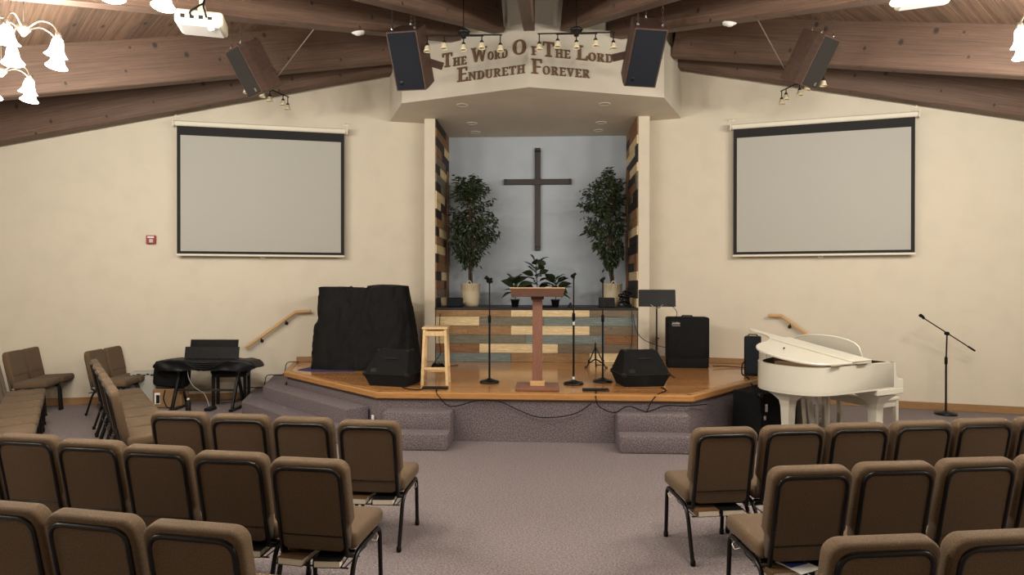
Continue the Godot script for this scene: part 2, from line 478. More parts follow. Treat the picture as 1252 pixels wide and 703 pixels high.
# ------------------------------------------------------------------ the room
func shell():
	var rim := [[-1.795, -10.376]]
	var ring := []
	for g in [-75.0, -45.0, -15.0, 15.0, 45.0, 75.0]:
		ring.append(Vector2(13.4 * sin(deg_to_rad(g)), -10.75 + 13.4 * cos(deg_to_rad(g))))
	var fl := PackedVector2Array([Vector2(-1.9, -11.6), Vector2(-2.0, -10.5)])
	for p in ring: fl.append(p)
	fl.append_array(PackedVector2Array([Vector2(2.0, -10.5), Vector2(1.9, -11.6)]))
	struct("floor", MB.new().plan(fl, -0.2, 0.0), "carpet", "mauve grey speckled carpet covering the hall floor")
	for side in [-1, 1]:
		var poly := pv([[0, 0], [0, 5.78], [side * 11.7, 2.84], [side * 11.7, 0]])
		var o := struct("wall_left" if side < 0 else "wall_right", MB.new().slab(poly, -0.2, 0.0), "wall", "cream painted wall behind the drum cover" if side < 0 else "cream painted wall behind the white piano", wall_xf(side, 0, 0, 0))
		o.set_meta("kind", "structure")
		struct("baseboard_left" if side < 0 else "baseboard_right", MB.new().bx(Vector3(side * 2.25, 0.0, 0.0), Vector3(side * 11.4, 0.105, 0.018)), "base_wood", "brown wooden baseboard along the cream wall beside the " + ("keyboard" if side < 0 else "piano"), wall_xf(side, 0, 0, 0))
		struct("baseboard_stage_left" if side < 0 else "baseboard_stage_right", MB.new().bx(Vector3(side * 0.1, STAGE, 0.0), Vector3(side * 2.0, STAGE + 0.085, 0.018)), "base_wood", "wooden baseboard on the platform behind the " + ("drum cover" if side < 0 else "covered amplifier"), wall_xf(side, 0, 0, 0))
		# jamb beside the niche
		struct("trim_1" if side < 0 else "trim_2", MB.new().bx(Vector3(side * 1.586, STAGE, -10.07), Vector3(side * 1.76, 4.37, -10.5), 0.006), "wall", "cream plastered jamb of the niche beside the " + ("pine stool" if side < 0 else "music stand"))
		struct("wall_niche_left" if side < 0 else "wall_niche_right", MB.new().bx(Vector3(side * 1.586, 0, -10.5), Vector3(side * 1.76, 4.37, -11.6), 0.002), "wall", "side wall of the niche carrying reclaimed boards, " + ("stool side" if side < 0 else "music stand side"))
	for k in ring.size() - 1:
		var a: Vector2 = ring[k]
		var b: Vector2 = ring[k + 1]
		var m := (a + b) / 2
		var out := (m - Vector2(0, -10.75)).normalized() * 0.1
		struct("wall_rear_%d" % (k + 1), MB.new().bx(Vector3(-(b - a).length() / 2 - 0.1, 0, -0.1), Vector3((b - a).length() / 2 + 0.1, 3.2, 0.1)), "wall", "cream wall of the hall's outer side opposite the platform", Transform3D(Basis(Vector3.UP, -atan2(b.y - a.y, b.x - a.x)), Vector3(m.x + out.x, 0, m.y + out.y)))
	struct("wall_niche_back", MB.new().bx(Vector3(-1.75, 0, -11.385), Vector3(1.75, 4.4, -11.6)), "niche", "pale blue grey back wall of the niche behind the cross")
	# lettered header and the flat ceiling of the niche are one plastered box
	var plan := pv([[-0.07, -8.53], [1.80, -9.10], [2.26, -10.2], [2.26, -10.6], [1.7, -10.6], [1.7, -11.6], [-1.7, -11.6], [-1.7, -10.6], [-2.34, -10.6], [-2.34, -10.2], [-1.92, -9.2]])
	struct("wall_header", MB.new().plan(plan, 4.37, 5.22), "header", "white plaster header jutting over the platform like a prow, carrying the brown lettering")
	var upper := pv([[-0.07, -8.66], [1.74, -9.2], [2.18, -10.2], [2.18, -10.6], [-2.26, -10.6], [-2.26, -10.2], [-1.86, -9.28]])
	struct("wall_upper", MB.new().plan(upper, 5.22, 6.5), "header", "white plaster wall above the lettered header between the roof beams")
	for p in [[-1.06, -9.34], [-1.04, -10.4], [-1.05, -11.0], [1.0, -9.38], [1.04, -10.45], [1.05, -10.97]]:
		var t := thing("recessed_light", "unlit round recessed light in the platform ceiling, %s pair, %s side" % ["front" if p[1] > -10.0 else "middle" if p[1] > -10.7 else "rear", "stool" if p[0] < 0 else "music stand"], "light", Vector3(p[0], 4.37, p[1]), 0.0, "recessed lights over the platform")
		part(t, "trim_ring", MB.new().lathe([Vector2(0.06, 0.0), Vector2(0.062, -0.006), Vector2(0.085, -0.007), Vector2(0.09, 0.0)], 24), "white_enamel")
		part(t, "lens", MB.new().lathe([Vector2(0.0, -0.003), Vector2(0.06, -0.003)], 24), "ceramic")

# ------------------------------------------------------------------ the roof
func beam(a: Vector2, b: Vector2, w: float, label: String):
	var p := Vector3(a.x, roof_y(a.x, a.y) + DECK / 2, a.y)
	var q := Vector3(b.x, roof_y(b.x, b.y) + DECK / 2, b.y)
	var x := (q - p).normalized()
	var z := x.cross(Vector3.UP).normalized()
	struct("ceiling_beam", MB.new().box(Vector3((q - p).length(), DECK, w), Transform3D(), 0.012), "beam", label, Transform3D(Basis(x, z.cross(x), z), (p + q) / 2))

func spoke(g: float, r: float) -> Vector2:
	return Vector2(HUB.x + r * sin(deg_to_rad(g)), HUB.z + r * cos(deg_to_rad(g)))

func roof():
	beam(Vector2(-0.07, -8.5), Vector2(-0.07, 2.8), 0.15, "central brown timber ridge beam running out over the middle aisle")
	for s in [-1, 1]:
		var where := "on the drum side" if s < 0 else "on the piano side"
		beam(Vector2(s * (0.44 if s > 0 else 0.50), -8.55), Vector2(s * 5.0, 3.0), 0.17, "brown timber roof beam next to the ridge beam " + where)
		beam(spoke(s * 30.8, 2.1), spoke(s * 30.8, 13.6), 0.17, "brown timber roof beam with smoke detector beneath " + where)
		beam(spoke(s * 59.1, 2.4), spoke(s * 59.1, 13.6), 0.17, "brown timber roof beam just above the wall beam " + where)
		var n := spoke(s * 74.93 - s * 90.0, 1.0) - Vector2(HUB.x, HUB.z)
		beam(spoke(s * 74.93, 2.2) + n * 0.10, spoke(s * 74.93, 13.6) + n * 0.10, 0.18, "brown timber beam lying along the top of the cream wall " + where)
	var unit := MB.new().box(Vector3(1, 0.03, 0.139), Transform3D(), 0.004).done()
	var bays := [-75.5, -59.1, -30.8, -17.5, 0.0, 17.5, 30.8, 59.1, 75.5]
	var names := ["wall bay beside the drum side", "wide bay on the drum side", "second bay on the drum side", "bay beside the ridge on the drum side", "bay beside the ridge on the piano side", "second bay on the piano side", "wide bay on the piano side", "wall bay beside the piano side"]
	for k in 8:
		var t := Node3D.new()
		t.name = "ceiling_%d" % (k + 1)
		add_child(t)
		tag(t, "brown tongue and groove roof boarding, " + names[k], "", "", "structure")
		var half := deg_to_rad(bays[k + 1] - bays[k]) / 2
		var mid := deg_to_rad(bays[k + 1] + bays[k]) / 2
		var out := Vector3(sin(mid), 0, cos(mid))
		var down := (out * cos(half) - Vector3.UP * FALL).normalized()
		var x := Vector3.UP.cross(out).normalized()
		var y := down.cross(x).normalized()
		var step := 0.14 / (Vector2(cos(half), FALL).length())
		var r := 1.9
		var i := 0
		while r < 13.9:
			var c := Vector3(HUB.x, HUB.y + DECK + 0.012, HUB.z) + out * r * cos(half) - Vector3.UP * FALL * r
			var o := part(t, "plank", unit, "deck%d" % ((i * 7 + k * 3 + i / 5) % 4))
			o.transform = Transform3D(Basis(x * (2 * r * sin(half) + 0.06), y, down), c)
			r += step
			i += 1
		# roof covering above the boards keeps the outside out
		var m := MB.new()
		var o0 := Vector3(HUB.x, HUB.y + DECK + 0.05, HUB.z)
		var f := func(g, rr): return o0 + Vector3(sin(deg_to_rad(g)) * rr, -FALL * rr, cos(deg_to_rad(g)) * rr)
		var p := [f.call(bays[k], 0.3), f.call(bays[k], 14.0), f.call(bays[k + 1], 14.0), f.call(bays[k + 1], 0.3)]
		m.out_quad(p[0], p[1], p[2], p[3], o0 + Vector3(0, 9, 0) - out * 0.1)
		var up := Vector3.UP * 0.15
		m.out_quad(p[0] + up, p[1] + up, p[2] + up, p[3] + up, o0 - Vector3(0, 9, 0))
		part(t, "roof_panel", m, "deck0")

# ------------------------------------------------------------------ the platform
func stage():
	var A := Vector2(-1.75, -7.16)
	var B := Vector2(-3.47, -8.79)
	var C := Vector2(-3.78, -9.86)
	var D := Vector2(1.75, -7.12)
	var E := Vector2(3.22, -8.85)
	var F := Vector2(3.62, -9.90)
	var deck := PackedVector2Array([A, D, E, F, Vector2(1.795, -10.39), Vector2(-1.795, -10.39), C, B])
	var t := thing("floor_stage", "raised platform with glossy oak boards and mauve carpeted front", "", Vector3.ZERO, 0.0, "", "structure")
	var inner: PackedVector2Array = Geometry2D.offset_polygon(deck, -0.03)[0]
	part(t, "fascia", MB.new().plan(inner, 0.0, 0.49), "stage_carpet", Transform3D(), "mauve grey carpet fascia")
	var solid: PackedVector2Array = Geometry2D.offset_polygon(deck, -0.01)[0]
	part(t, "subfloor", MB.new().plan(solid, 0.485, STAGE - 0.02), "oak_edge")
	# floor boards
	var field: PackedVector2Array = Geometry2D.offset_polygon(deck, -0.085)[0]
	var z := -10.30
	var row := 0
	while z < -7.0:
		var cut := -3.9 - rng.randf() * 1.2
		while cut < 3.9:
			var l := rng.randf_range(1.1, 1.9)
			var rect := PackedVector2Array([Vector2(cut, z), Vector2(cut + l - 0.002, z), Vector2(cut + l - 0.002, z + 0.0815), Vector2(cut, z + 0.0815)])
			for piece in Geometry2D.intersect_polygons(rect, field):
				if piece.size() > 2:
					part(t, "floor_board", MB.new().plan(piece, STAGE - 0.022, STAGE, 0.0008), "oak%d" % rng.randi_range(0, 2))
			cut += l
		z += 0.083
		row += 1
	# bull-nosed edge strips
	for e in [[A, D], [B, A], [D, E], [E, F], [C, B]]:
		var d: Vector2 = (e[1] - e[0]).normalized()
		var n := Vector2(d.y, -d.x)
		var l: float = (e[1] - e[0]).length()
		part(t, "nosing", MB.new().box(Vector3(l + 0.02, 0.075, 0.10), Transform3D(), 0.012), "oak_edge", Transform3D(Basis(Vector3.UP, -atan2(d.y, d.x)), Vector3((e[0].x + e[1].x) / 2 + n.x * 0.035, STAGE - 0.0365, (e[0].y + e[1].y) / 2 + n.y * 0.035)), "lighter oak edge strip")
	# front steps
	for s in [-1, 1]:
		var x0 := -1.62 if s < 0 else 0.92
		var x1 := -0.88 if s < 0 else 1.69
		var u := thing("carpeted_steps", "two carpeted steps up to the platform front below the " + ("pine stool" if s < 0 else "wedge monitor beside the music stand"), "steps", Vector3.ZERO, 0.0, "", "structure")
		part(u, "tread", MB.new().rbox(Vector3(x1 - x0, 0.182, 0.47), 0.018, at(Vector3((x0 + x1) / 2, 0.091, -6.965)), 6), "stage_carpet")
		part(u, "tread", MB.new().rbox(Vector3(x1 - x0, 0.20, 0.27), 0.018, at(Vector3((x0 + x1) / 2, 0.264, -7.065)), 6), "stage_carpet")
	# wrap-round steps towards the keyboard corner and towards the piano wall
	var d := (A - B).normalized()
	var n := Vector2(-d.y, d.x)
	var dl := (C - B).normalized()
	var nl := Vector2(dl.y, -dl.x)
	if nl.x > 0: nl = -nl
	var a := A - d * 0.18
	var k := (n + nl) / (1 + n.dot(nl))
	var u := thing("carpeted_steps", "two long carpeted steps wrapping the platform corner below the drum cover", "steps", Vector3.ZERO, 0.0, "", "structure")
	part(u, "tread", MB.new().plan(PackedVector2Array([a, a + n * 0.54, B + k * 0.54, C + nl * 0.54, C, B]), 0.0, 0.182, 0.015, 2), "stage_carpet")
	part(u, "tread", MB.new().plan(PackedVector2Array([a, a + n * 0.28, B + k * 0.28, C + nl * 0.28, C, B]), 0.17, 0.364, 0.015, 2), "stage_carpet")
	part(u, "socket_plate", MB.new().box(Vector3(0.045, 0.065, 0.012)), "white", Transform3D(Basis(Vector3.UP, atan2(n.x, n.y)), Vector3((A - d * 0.08).x, 0.24, (A - d * 0.08).y)), "small white socket plate")
	var v := thing("carpeted_steps", "carpeted side steps beside the wall behind the white piano", "steps", Vector3.ZERO, 0.0, "", "structure")
	part(v, "tread", MB.new().plan(pv([[3.24, -8.87], [3.8, -8.72], [4.2, -9.7], [3.64, -9.88]]), 0.0, 0.182, 0.015, 2), "stage_carpet")
	part(v, "tread", MB.new().plan(pv([[3.24, -8.87], [3.52, -8.79], [3.92, -9.78], [3.64, -9.88]]), 0.17, 0.364, 0.015, 2), "stage_carpet")
	# handrails on the walls
	for s in [-1, 1]:
		var h := thing("handrail", "light oak handrail sloping down the cream wall beside the " + ("drum cover" if s < 0 else "white piano lid"), "handrail", Vector3.ZERO, 0.0, "wall handrails")
		var pts := [wall_xf(s, 2.72 if s < 0 else 2.45, 0.80 if s < 0 else 0.92, 0.085).origin, wall_xf(s, 2.0 if s < 0 else 1.95, 1.335 if s < 0 else 1.30, 0.085).origin, wall_xf(s, 1.79, 1.345 if s < 0 else 1.30, 0.085).origin]
		for q in 2:
			var p0: Vector3 = pts[q]
			var p1: Vector3 = pts[q + 1]
			var x := (p1 - p0).normalized()
			var zz := x.cross(Vector3.UP).normalized()
			part(h, "rail", MB.new().box(Vector3((p1 - p0).length() + 0.03, 0.046, 0.036), Transform3D(), 0.012), "oak_rail", Transform3D(Basis(x, zz.cross(x), zz), (p0 + p1) / 2))
		for q in ([0.3, 0.8] if s < 0 else [0.75]):
			var p: Vector3 = pts[0].lerp(pts[1], q)
			var wn := wall_xf(s, 0, 0, 0).basis.z
			part(h, "bracket", MB.new().tube(rounded([p - Vector3(0, 0.02, 0), p - Vector3(0, 0.075, 0), p - Vector3(0, 0.075, 0) - wn * 0.083], 0.02), 0.009, 8).lathe([Vector2(0, 0), Vector2(0.026, 0), Vector2(0.026, 0.01), Vector2(0, 0.01)], 14, Transform3D(Basis(Vector3.RIGHT, PI / 2), p - Vector3(0, 0.075, 0) - wn * 0.083)), "black_metal")

# ------------------------------------------------------------------ niche
func board_row(t: Node3D, xf: Transform3D, y: float, h: float, list: Array):
	for b in list:
		var w: float = b[1] - b[0]
		var o := part(t, "plank", MB.new().box(Vector3(w - 0.003, h - 0.003, 0.02), Transform3D(), 0.002), "board_" + b[2], xf * Transform3D(Basis(), Vector3((b[0] + b[1]) / 2, y, rng.randf_range(-0.002, 0.002))))

func niche():
	var t := thing("wall_planks", "low wall of reclaimed cream, brown and blue grey boards below the niche ledge", "", Vector3.ZERO, 0.0, "", "structure")
	part(t, "core", MB.new().bx(Vector3(-1.575, STAGE, -10.085), Vector3(1.575, 1.36, -10.4)), "counter")
	var rows := [
		[[130, 443, "tan"], [443, 767, "cream"], [767, 962, "grey"]],
		[[130, 312, "cream"], [312, 580, "olive"], [580, 962, "teal"]],
		[[130, 443, "tan"], [443, 767, "cream"], [767, 962, "grey"]],
		[[130, 180, "cream"], [180, 505, "olive"], [505, 830, "teal"], [830, 962, "rust"]],
		[[130, 312, "rust"], [312, 637, "cream"], [637, 962, "grey"]],
		[[130, 443, "teal"], [443, 767, "tan"], [767, 962, "cream"]]]
	for k in 6:
		var list := []
		for b in rows[k]: list.append([-1.575 + (b[0] - 130) * 3.15 / 832, -1.575 + (b[1] - 130) * 3.15 / 832, b[2]])
		board_row(t, Transform3D(Basis(), Vector3(0, 0, -10.072)), 1.325 - 0.1415 * k, 0.1415, list)
	struct("trim_ledge", MB.new().bx(Vector3(-1.584, 1.36, -10.05), Vector3(1.584, 1.40, -11.385), 0.006), "counter", "dark ledge top along the niche carrying the plants")
	var pick := ["dark", "rust", "dark", "cream", "grey", "dark", "tan", "dark", "rust", "cream", "dark", "olive", "dark", "tan", "cream"]
	for s in [-1, 1]:
		var u := thing("wall_planks", "side of the niche clad in dark and cream boards " + ("behind the pine stool" if s < 0 else "behind the music stand"), "", Vector3.ZERO, 0.0, "", "structure")
		var xf := Transform3D(Basis(Vector3.UP, -s * PI / 2), Vector3(s * 1.574, 0, -10.73))
		for k in 21:
			var cut := rng.randf_range(-0.45, 0.45)
			board_row(u, xf, 1.40 + 0.0707 + k * 0.1414, 0.1414, [[-0.655, cut, pick[(k * 4 + (1 if s > 0 else 0)) % 15]], [cut, 0.655, pick[(k * 7 + 3) % 15]]])
		part(u, "post", MB.new().bx(Vector3(s * 1.568, 1.40, -11.1), Vector3(s * 1.54, 3.72, -11.22), 0.003), "board_rust")
	var c := thing("wall_cross", "tall dark brown wooden cross on the pale niche wall", "cross", Vector3(0.012, 2.36, -11.385))
	part(c, "upright", MB.new().box(Vector3(1.80, 0.10, 0.06), Transform3D(), 0.004), "walnut", Transform3D(Basis(Vector3(0, 0, 1), PI / 2), Vector3(0, 0.90, 0.035)))
	part(c, "crossbar", MB.new().box(Vector3(1.19, 0.095, 0.05), Transform3D(), 0.004), "walnut", at(Vector3(0, 1.205, 0.045)))
	part(c, "joint_plate", MB.new().box(Vector3(0.13, 0.11, 0.064), Transform3D(), 0.004), "walnut", at(Vector3(0, 1.205, 0.04)))
	for q in [[-0.56, 1.205], [0.56, 1.205], [0, 0.06], [0, 1.74]]:
		part(c, "end_cap", MB.new().box(Vector3(0.03 if q[0] else 0.106, 0.102 if q[0] else 0.03, 0.068), Transform3D(), 0.003), "black_metal", at(Vector3(q[0], q[1], 0.036)))

# ------------------------------------------------------------------ lettering on the header
func lettering():
	var font := SystemFont.new()
	font.font_names = PackedStringArray(["Droid Serif"])
	font.font_weight = 700
	var t := thing("wall_inscription", "brown raised capitals reading THE WORD OF THE LORD ENDURETH FOREVER on the white header", "lettering", Vector3(-0.07, 4.37, -8.53))
	var lines := [
		["THE", -1.29, -0.94, 4.79, 1], ["WORD", -0.87, -0.36, 4.80, 1], ["O", -0.285, -0.11, 4.815, 1], ["F", -0.045, 0.045, 4.795, 0], ["THE", 0.11, 0.475, 4.79, 1], ["LORD", 0.555, 1.065, 4.785, 1],
		["ENDURETH", -1.07, -0.12, 4.56, 1], ["FOREVER", -0.045, 0.74, 4.55, 1]]
	for l in lines:
		var word: String = l[0]
		var right: bool = (l[1] + l[2]) / 2 > -0.07
		# the header's two faces meet at x = -0.07; each is turned away from the middle
		var dir := (Vector3(1.80, 0, -9.10) - Vector3(-0.07, 0, -8.53)).normalized() if right else (Vector3(-0.07, 0, -8.53) - Vector3(-1.92, 0, -9.2)).normalized()
		var nor := dir.cross(Vector3.UP)
		var made := []
		var total := 0.0
		for i in word.length():
			var tm := TextMesh.new()
			tm.font = font
			tm.text = word[i]
			tm.font_size = 64
			tm.pixel_size = 0.01
			tm.depth = 0.1
			var box := tm.get_aabb()
			var h := 0.195 if (i == 0 and l[4]) else 0.112
			var sc := h / box.size.y
			made.append([tm, box, sc])
			total += box.size.x * sc
		var span: float = (l[2] - l[1]) / dir.x
		var gap := 0.016
		var squeeze: float = (span - gap * (word.length() - 1)) / total
		var u: float = (l[1] + 0.07) / dir.x
		if right and u < 0.0: u = 0.004
		for g in made:
			var w: float = g[1].size.x * g[2] * squeeze
			var o := part(t, "letter", g[0], "letter")
			var b := Basis(dir * g[2] * squeeze, Vector3.UP * g[2], nor * 0.22)
			var c: Vector3 = g[1].get_center()
			var y: float = l[3] - 4.37
			o.transform = Transform3D(b, dir * (u + w / 2) + Vector3.UP * (y + g[1].size.y * g[2] / 2) + nor * 0.012 - b * c)
			u += w + gap

# ------------------------------------------------------------------ projection screens
func screens():
	for s in [-1, 1]:
		var t := thing("projection_screen", "pulled-down white projection screen with black border on the wall " + ("above the drum cover" if s < 0 else "above the white piano"), "screen", Vector3.ZERO, 0.0, "projection screens")
		t.transform = wall_xf(s, 2.4775, 2.21, 0.12)
		var w := 2.307
		part(t, "border", MB.new().bx(Vector3(-w / 2 - 0.05, 0.0, -0.004), Vector3(w / 2 + 0.05, 1.92, 0.0), 0.001), "screen_black", Transform3D(), "black fabric border")
		part(t, "picture_area", MB.new().bx(Vector3(-w / 2, 0.043, -0.003), Vector3(w / 2, 1.767, 0.004), 0.001), "screen_white")
		part(t, "bottom_bar", MB.new().bx(Vector3(-w / 2 - 0.06, -0.03, -0.014), Vector3(w / 2 + 0.06, 0.003, 0.014), 0.008), "white_enamel")
		part(t, "pull_tab", MB.new().tube(rounded([Vector3(-0.03, -0.028, 0), Vector3(-0.02, -0.055, 0), Vector3(0.02, -0.055, 0), Vector3(0.03, -0.028, 0)], 0.01, 3), 0.004, 6), "white_enamel")
		part(t, "roller_case", MB.new().bx(Vector3(-w / 2 - 0.085, 1.90, -0.045), Vector3(w / 2 + 0.085, 1.975, 0.04), 0.016), "white_enamel")
		for e in [-1, 1]:
			part(t, "end_cap", MB.new().bx(Vector3(e * (w / 2 + 0.083), 1.885, -0.05), Vector3(e * (w / 2 + 0.105), 1.985, 0.045), 0.006), "white_enamel")
			part(t, "hanger", MB.new().tube(rounded([Vector3(e * (w / 2 + 0.07), 1.97, 0), Vector3(e * (w / 2 + 0.07), 2.07, 0), Vector3(e * (w / 2 + 0.07), 2.08, -0.115)], 0.012, 3), 0.005, 6).bx(Vector3(e * (w / 2 + 0.02), 2.05, -0.12), Vector3(e * (w / 2 + 0.12), 2.09, -0.108)), "white_enamel")

# ------------------------------------------------------------------ lamps
func bell() -> Array:
	return [Vector2(0.020, 0.0), Vector2(0.034, -0.012), Vector2(0.042, -0.045), Vector2(0.047, -0.085), Vector2(0.058, -0.115), Vector2(0.080, -0.142), Vector2(0.077, -0.143), Vector2(0.050, -0.115), Vector2(0.0, -0.100)]

func chandeliers():
	# angle from the aisle, distance from the roof hub, height of the hub, turn
	var spots := [[-21.4, 7.07, 3.93, 0.21, "beside the projector, drum side"], [-33.6, 7.1, 3.75, 0.02, "under the wide boarded bay, drum side"], [-46.0, 7.0, 3.79, 0.03, "furthest out along the inner ring, drum side"], [22.7, 6.9, 3.96, 0.42, "beside the projector, piano side"], [36.5, 6.9, 3.83, 0.61, "under the wide boarded bay, piano side"], [47.0, 7.0, 3.79, 0.3, "furthest out along the inner ring, piano side"]]
	for g in [-10.5, 10.5]:
		spots.append([g, 7.9, 3.70, 0.3, "over the centre aisle, %s side" % ("drum" if g < 0 else "piano")])
	for g in [-33.0, 33.0]:
		spots.append([g, 10.7, 2.98, 0.4, "over the rear rows, %s side" % ("drum" if g < 0 else "piano")])
	var shade := MB.new().lathe(bell(), 24).done()
	for s in spots:
		var p := spoke(s[0], s[1])
		var top := roof_y(p.x, p.y) + DECK - 0.02
		var hub: float = s[2]
		var t := thing("chandelier", "lit nickel chandelier, bell shades, " + s[4], "chandelier", Vector3(p.x, hub, p.y), s[3], "lit chandeliers")
		part(t, "rod", MB.new().tube([Vector3(0, 0, 0), Vector3(0, top - hub, 0)], 0.006, 8), "nickel")
		part(t, "canopy", MB.new().lathe([Vector2(0, 0), Vector2(0.065, 0), Vector2(0.06, -0.02), Vector2(0.01, -0.035), Vector2(0, -0.035)], 20, at(Vector3(0, top - hub, 0))), "nickel")
		part(t, "hub", MB.new().lathe([Vector2(0, 0.05), Vector2(0.02, 0.045), Vector2(0.045, 0.015), Vector2(0.05, -0.01), Vector2(0.03, -0.035), Vector2(0.012, -0.06), Vector2(0, -0.065)], 20), "nickel")
		for k in 5:
			var g := TAU * k / 5
			var d := Vector3(cos(g), 0, sin(g))
			var path := spline([d * 0.03, d * 0.13 + Vector3(0, 0.055, 0), d * 0.23 + Vector3(0, 0.03, 0), d * 0.28 + Vector3(0, -0.05, 0)], 6)
			var arm := part(t, "arm", MB.new().tube(path, 0.007, 8), "nickel")
			part(arm, "socket", MB.new().lathe([Vector2(0, 0.02), Vector2(0.018, 0.018), Vector2(0.024, 0.0), Vector2(0.024, -0.03), Vector2(0, -0.03)], 16), "nickel", at(d * 0.28 + Vector3(0, -0.055, 0)))
			var tilt := Transform3D(Basis(d.cross(Vector3.UP).normalized(), -0.16), d * 0.28 + Vector3(0, -0.078, 0))
			part(arm, "lamp_shade", shade, "glow", tilt, "glowing white glass bell shade")
			var l := OmniLight3D.new()
			l.name = "bulb_light"
			t.add_child(l, true)
			l.position = tilt * Vector3(0, -0.125, 0)
			l.light_color = Color(1.0, 0.982, 0.95)
			l.light_energy = 0.88
			l.light_size = 0.05
			l.omni_range = 30.0
			l.omni_attenuation = 2.0
			l.shadow_enabled = true

# ------------------------------------------------------------------ hung loudspeakers
func loudspeakers():
	var list := [
		[Vector3(-1.416, 4.41, -7.48), Vector3(-12.7, 32.0, -2.3), Vector3(0.368, 0.662, 0.368), "hung brown loudspeaker with black grille beside the lettering, drum side", "grille", "centre"],
		[Vector3(1.249, 4.401, -7.415), Vector3(5.6, 40.9, -2.5), Vector3(0.368, 0.662, 0.368), "hung brown loudspeaker with black grille beside the lettering, piano side", "grille", "centre"],
		[Vector3(-3.37, 4.364, -7.628), Vector3(-35.9, 30.3, 3.7), Vector3(0.32, 0.576, 0.32), "hung brown loudspeaker turned aside above the screen, drum side", "grille_grey", "outer"],
		[Vector3(3.218, 4.384, -7.688), Vector3(36.7, 30.4, -1.0), Vector3(0.32, 0.576, 0.32), "hung brown loudspeaker turned aside above the screen, piano side", "grille_grey", "outer"]]
	for s in list:
		var t := thing("loudspeaker", s[3], "loudspeaker", Vector3.ZERO, 0.0, "hung loudspeakers")
		var e: Vector3 = s[1]
		t.transform = Transform3D(Basis.from_euler(Vector3(deg_to_rad(e.y), deg_to_rad(e.x), deg_to_rad(e.z)), EULER_ORDER_YXZ), s[0])
		var d: Vector3 = s[2]
		# the cabinet narrows towards the back
		var half := d / 2
		var poly := pv([[-half.x, half.z], [half.x, half.z], [half.x, half.z - 0.10], [half.x * 0.86, -half.z], [-half.x * 0.86, -half.z], [-half.x, half.z - 0.10]])
		part(t, "cabinet", MB.new().plan(poly, -half.y, half.y, 0.006), "cabinet")
		part(t, "grille", MB.new().bx(Vector3(-half.x + 0.016, -half.y + 0.016, half.z - 0.004), Vector3(half.x - 0.016, half.y - 0.016, half.z + 0.010), 0.006), s[4])
		part(t, "badge", MB.new().lathe([Vector2(0, 0.004), Vector2(0.022, 0.003), Vector2(0.026, 0.0)], 16, Transform3D(Basis(Vector3.RIGHT, PI / 2), Vector3(-half.x * 0.55, -half.y * 0.72, half.z + 0.009))) if s[5] == "centre" else MB.new().bx(Vector3(half.x * 0.35, -half.y * 0.86, half.z + 0.009), Vector3(half.x * 0.55, -half.y * 0.72, half.z + 0.014)), "chrome" if s[5] == "outer" else "bronze")
		var inv := t.transform.affine_inverse()
		for k in [Vector3(-half.x * 0.75, half.y, half.z * 0.55), Vector3(half.x * 0.75, half.y, half.z * 0.55), Vector3(0.0, half.y, -half.z * 0.8)]:
			var g: Vector3 = t.transform * k
			var top := Vector3(g.x, roof_y(g.x, g.z) + DECK - 0.01, g.z)
			var m := MB.new()
			var a := g
			var n := int((top.y - g.y) / 0.05)
			for i in n:
				var y0 := lerpf(g.y, top.y, float(i) / n)
				var y1 := lerpf(g.y, top.y, float(i + 1) / n) + 0.008
				var x := Vector3(0.008, 0, 0) if i % 2 else Vector3(0, 0, 0.008)
				m.tube([inv * (Vector3(g.x, y0, g.z) + x), inv * (Vector3(g.x, y1, g.z) + x)], 0.0035, 5)
				m.tube([inv * (Vector3(g.x, y0, g.z) - x), inv * (Vector3(g.x, y1, g.z) - x)], 0.0035, 5)
			part(t, "chain", m, "chrome")
			part(t, "eye_bolt", MB.new().lathe([Vector2(0.008, -0.01), Vector2(0.016, -0.005), Vector2(0.016, 0.005), Vector2(0.008, 0.01), Vector2(0.008, -0.01)], 12, inv * Transform3D(Basis(Vector3.RIGHT, PI / 2), g + Vector3(0, 0.015, 0))), "chrome")
		var sx := signf(s[0].x)
		if s[5] == "outer":
			var q := inv * Vector3(sx * 2.42, 4.63, -7.08)
			part(t, "stay", MB.new().tube([Vector3(-sx * half.x * 0.9, -half.y * 0.6, -half.z), q], 0.006, 6), "nickel")
		else:
			for w in [-1, 1]:
				part(t, "mounting_board", MB.new().bar(Vector3(w * half.x * 0.7, -half.y * 0.25, -half.z + 0.05), Vector3(w * half.x * 1.55, -half.y * 0.5, -half.z - 0.03), 0.09, 0.02, Vector3(0, 0, 1)), "cabinet")

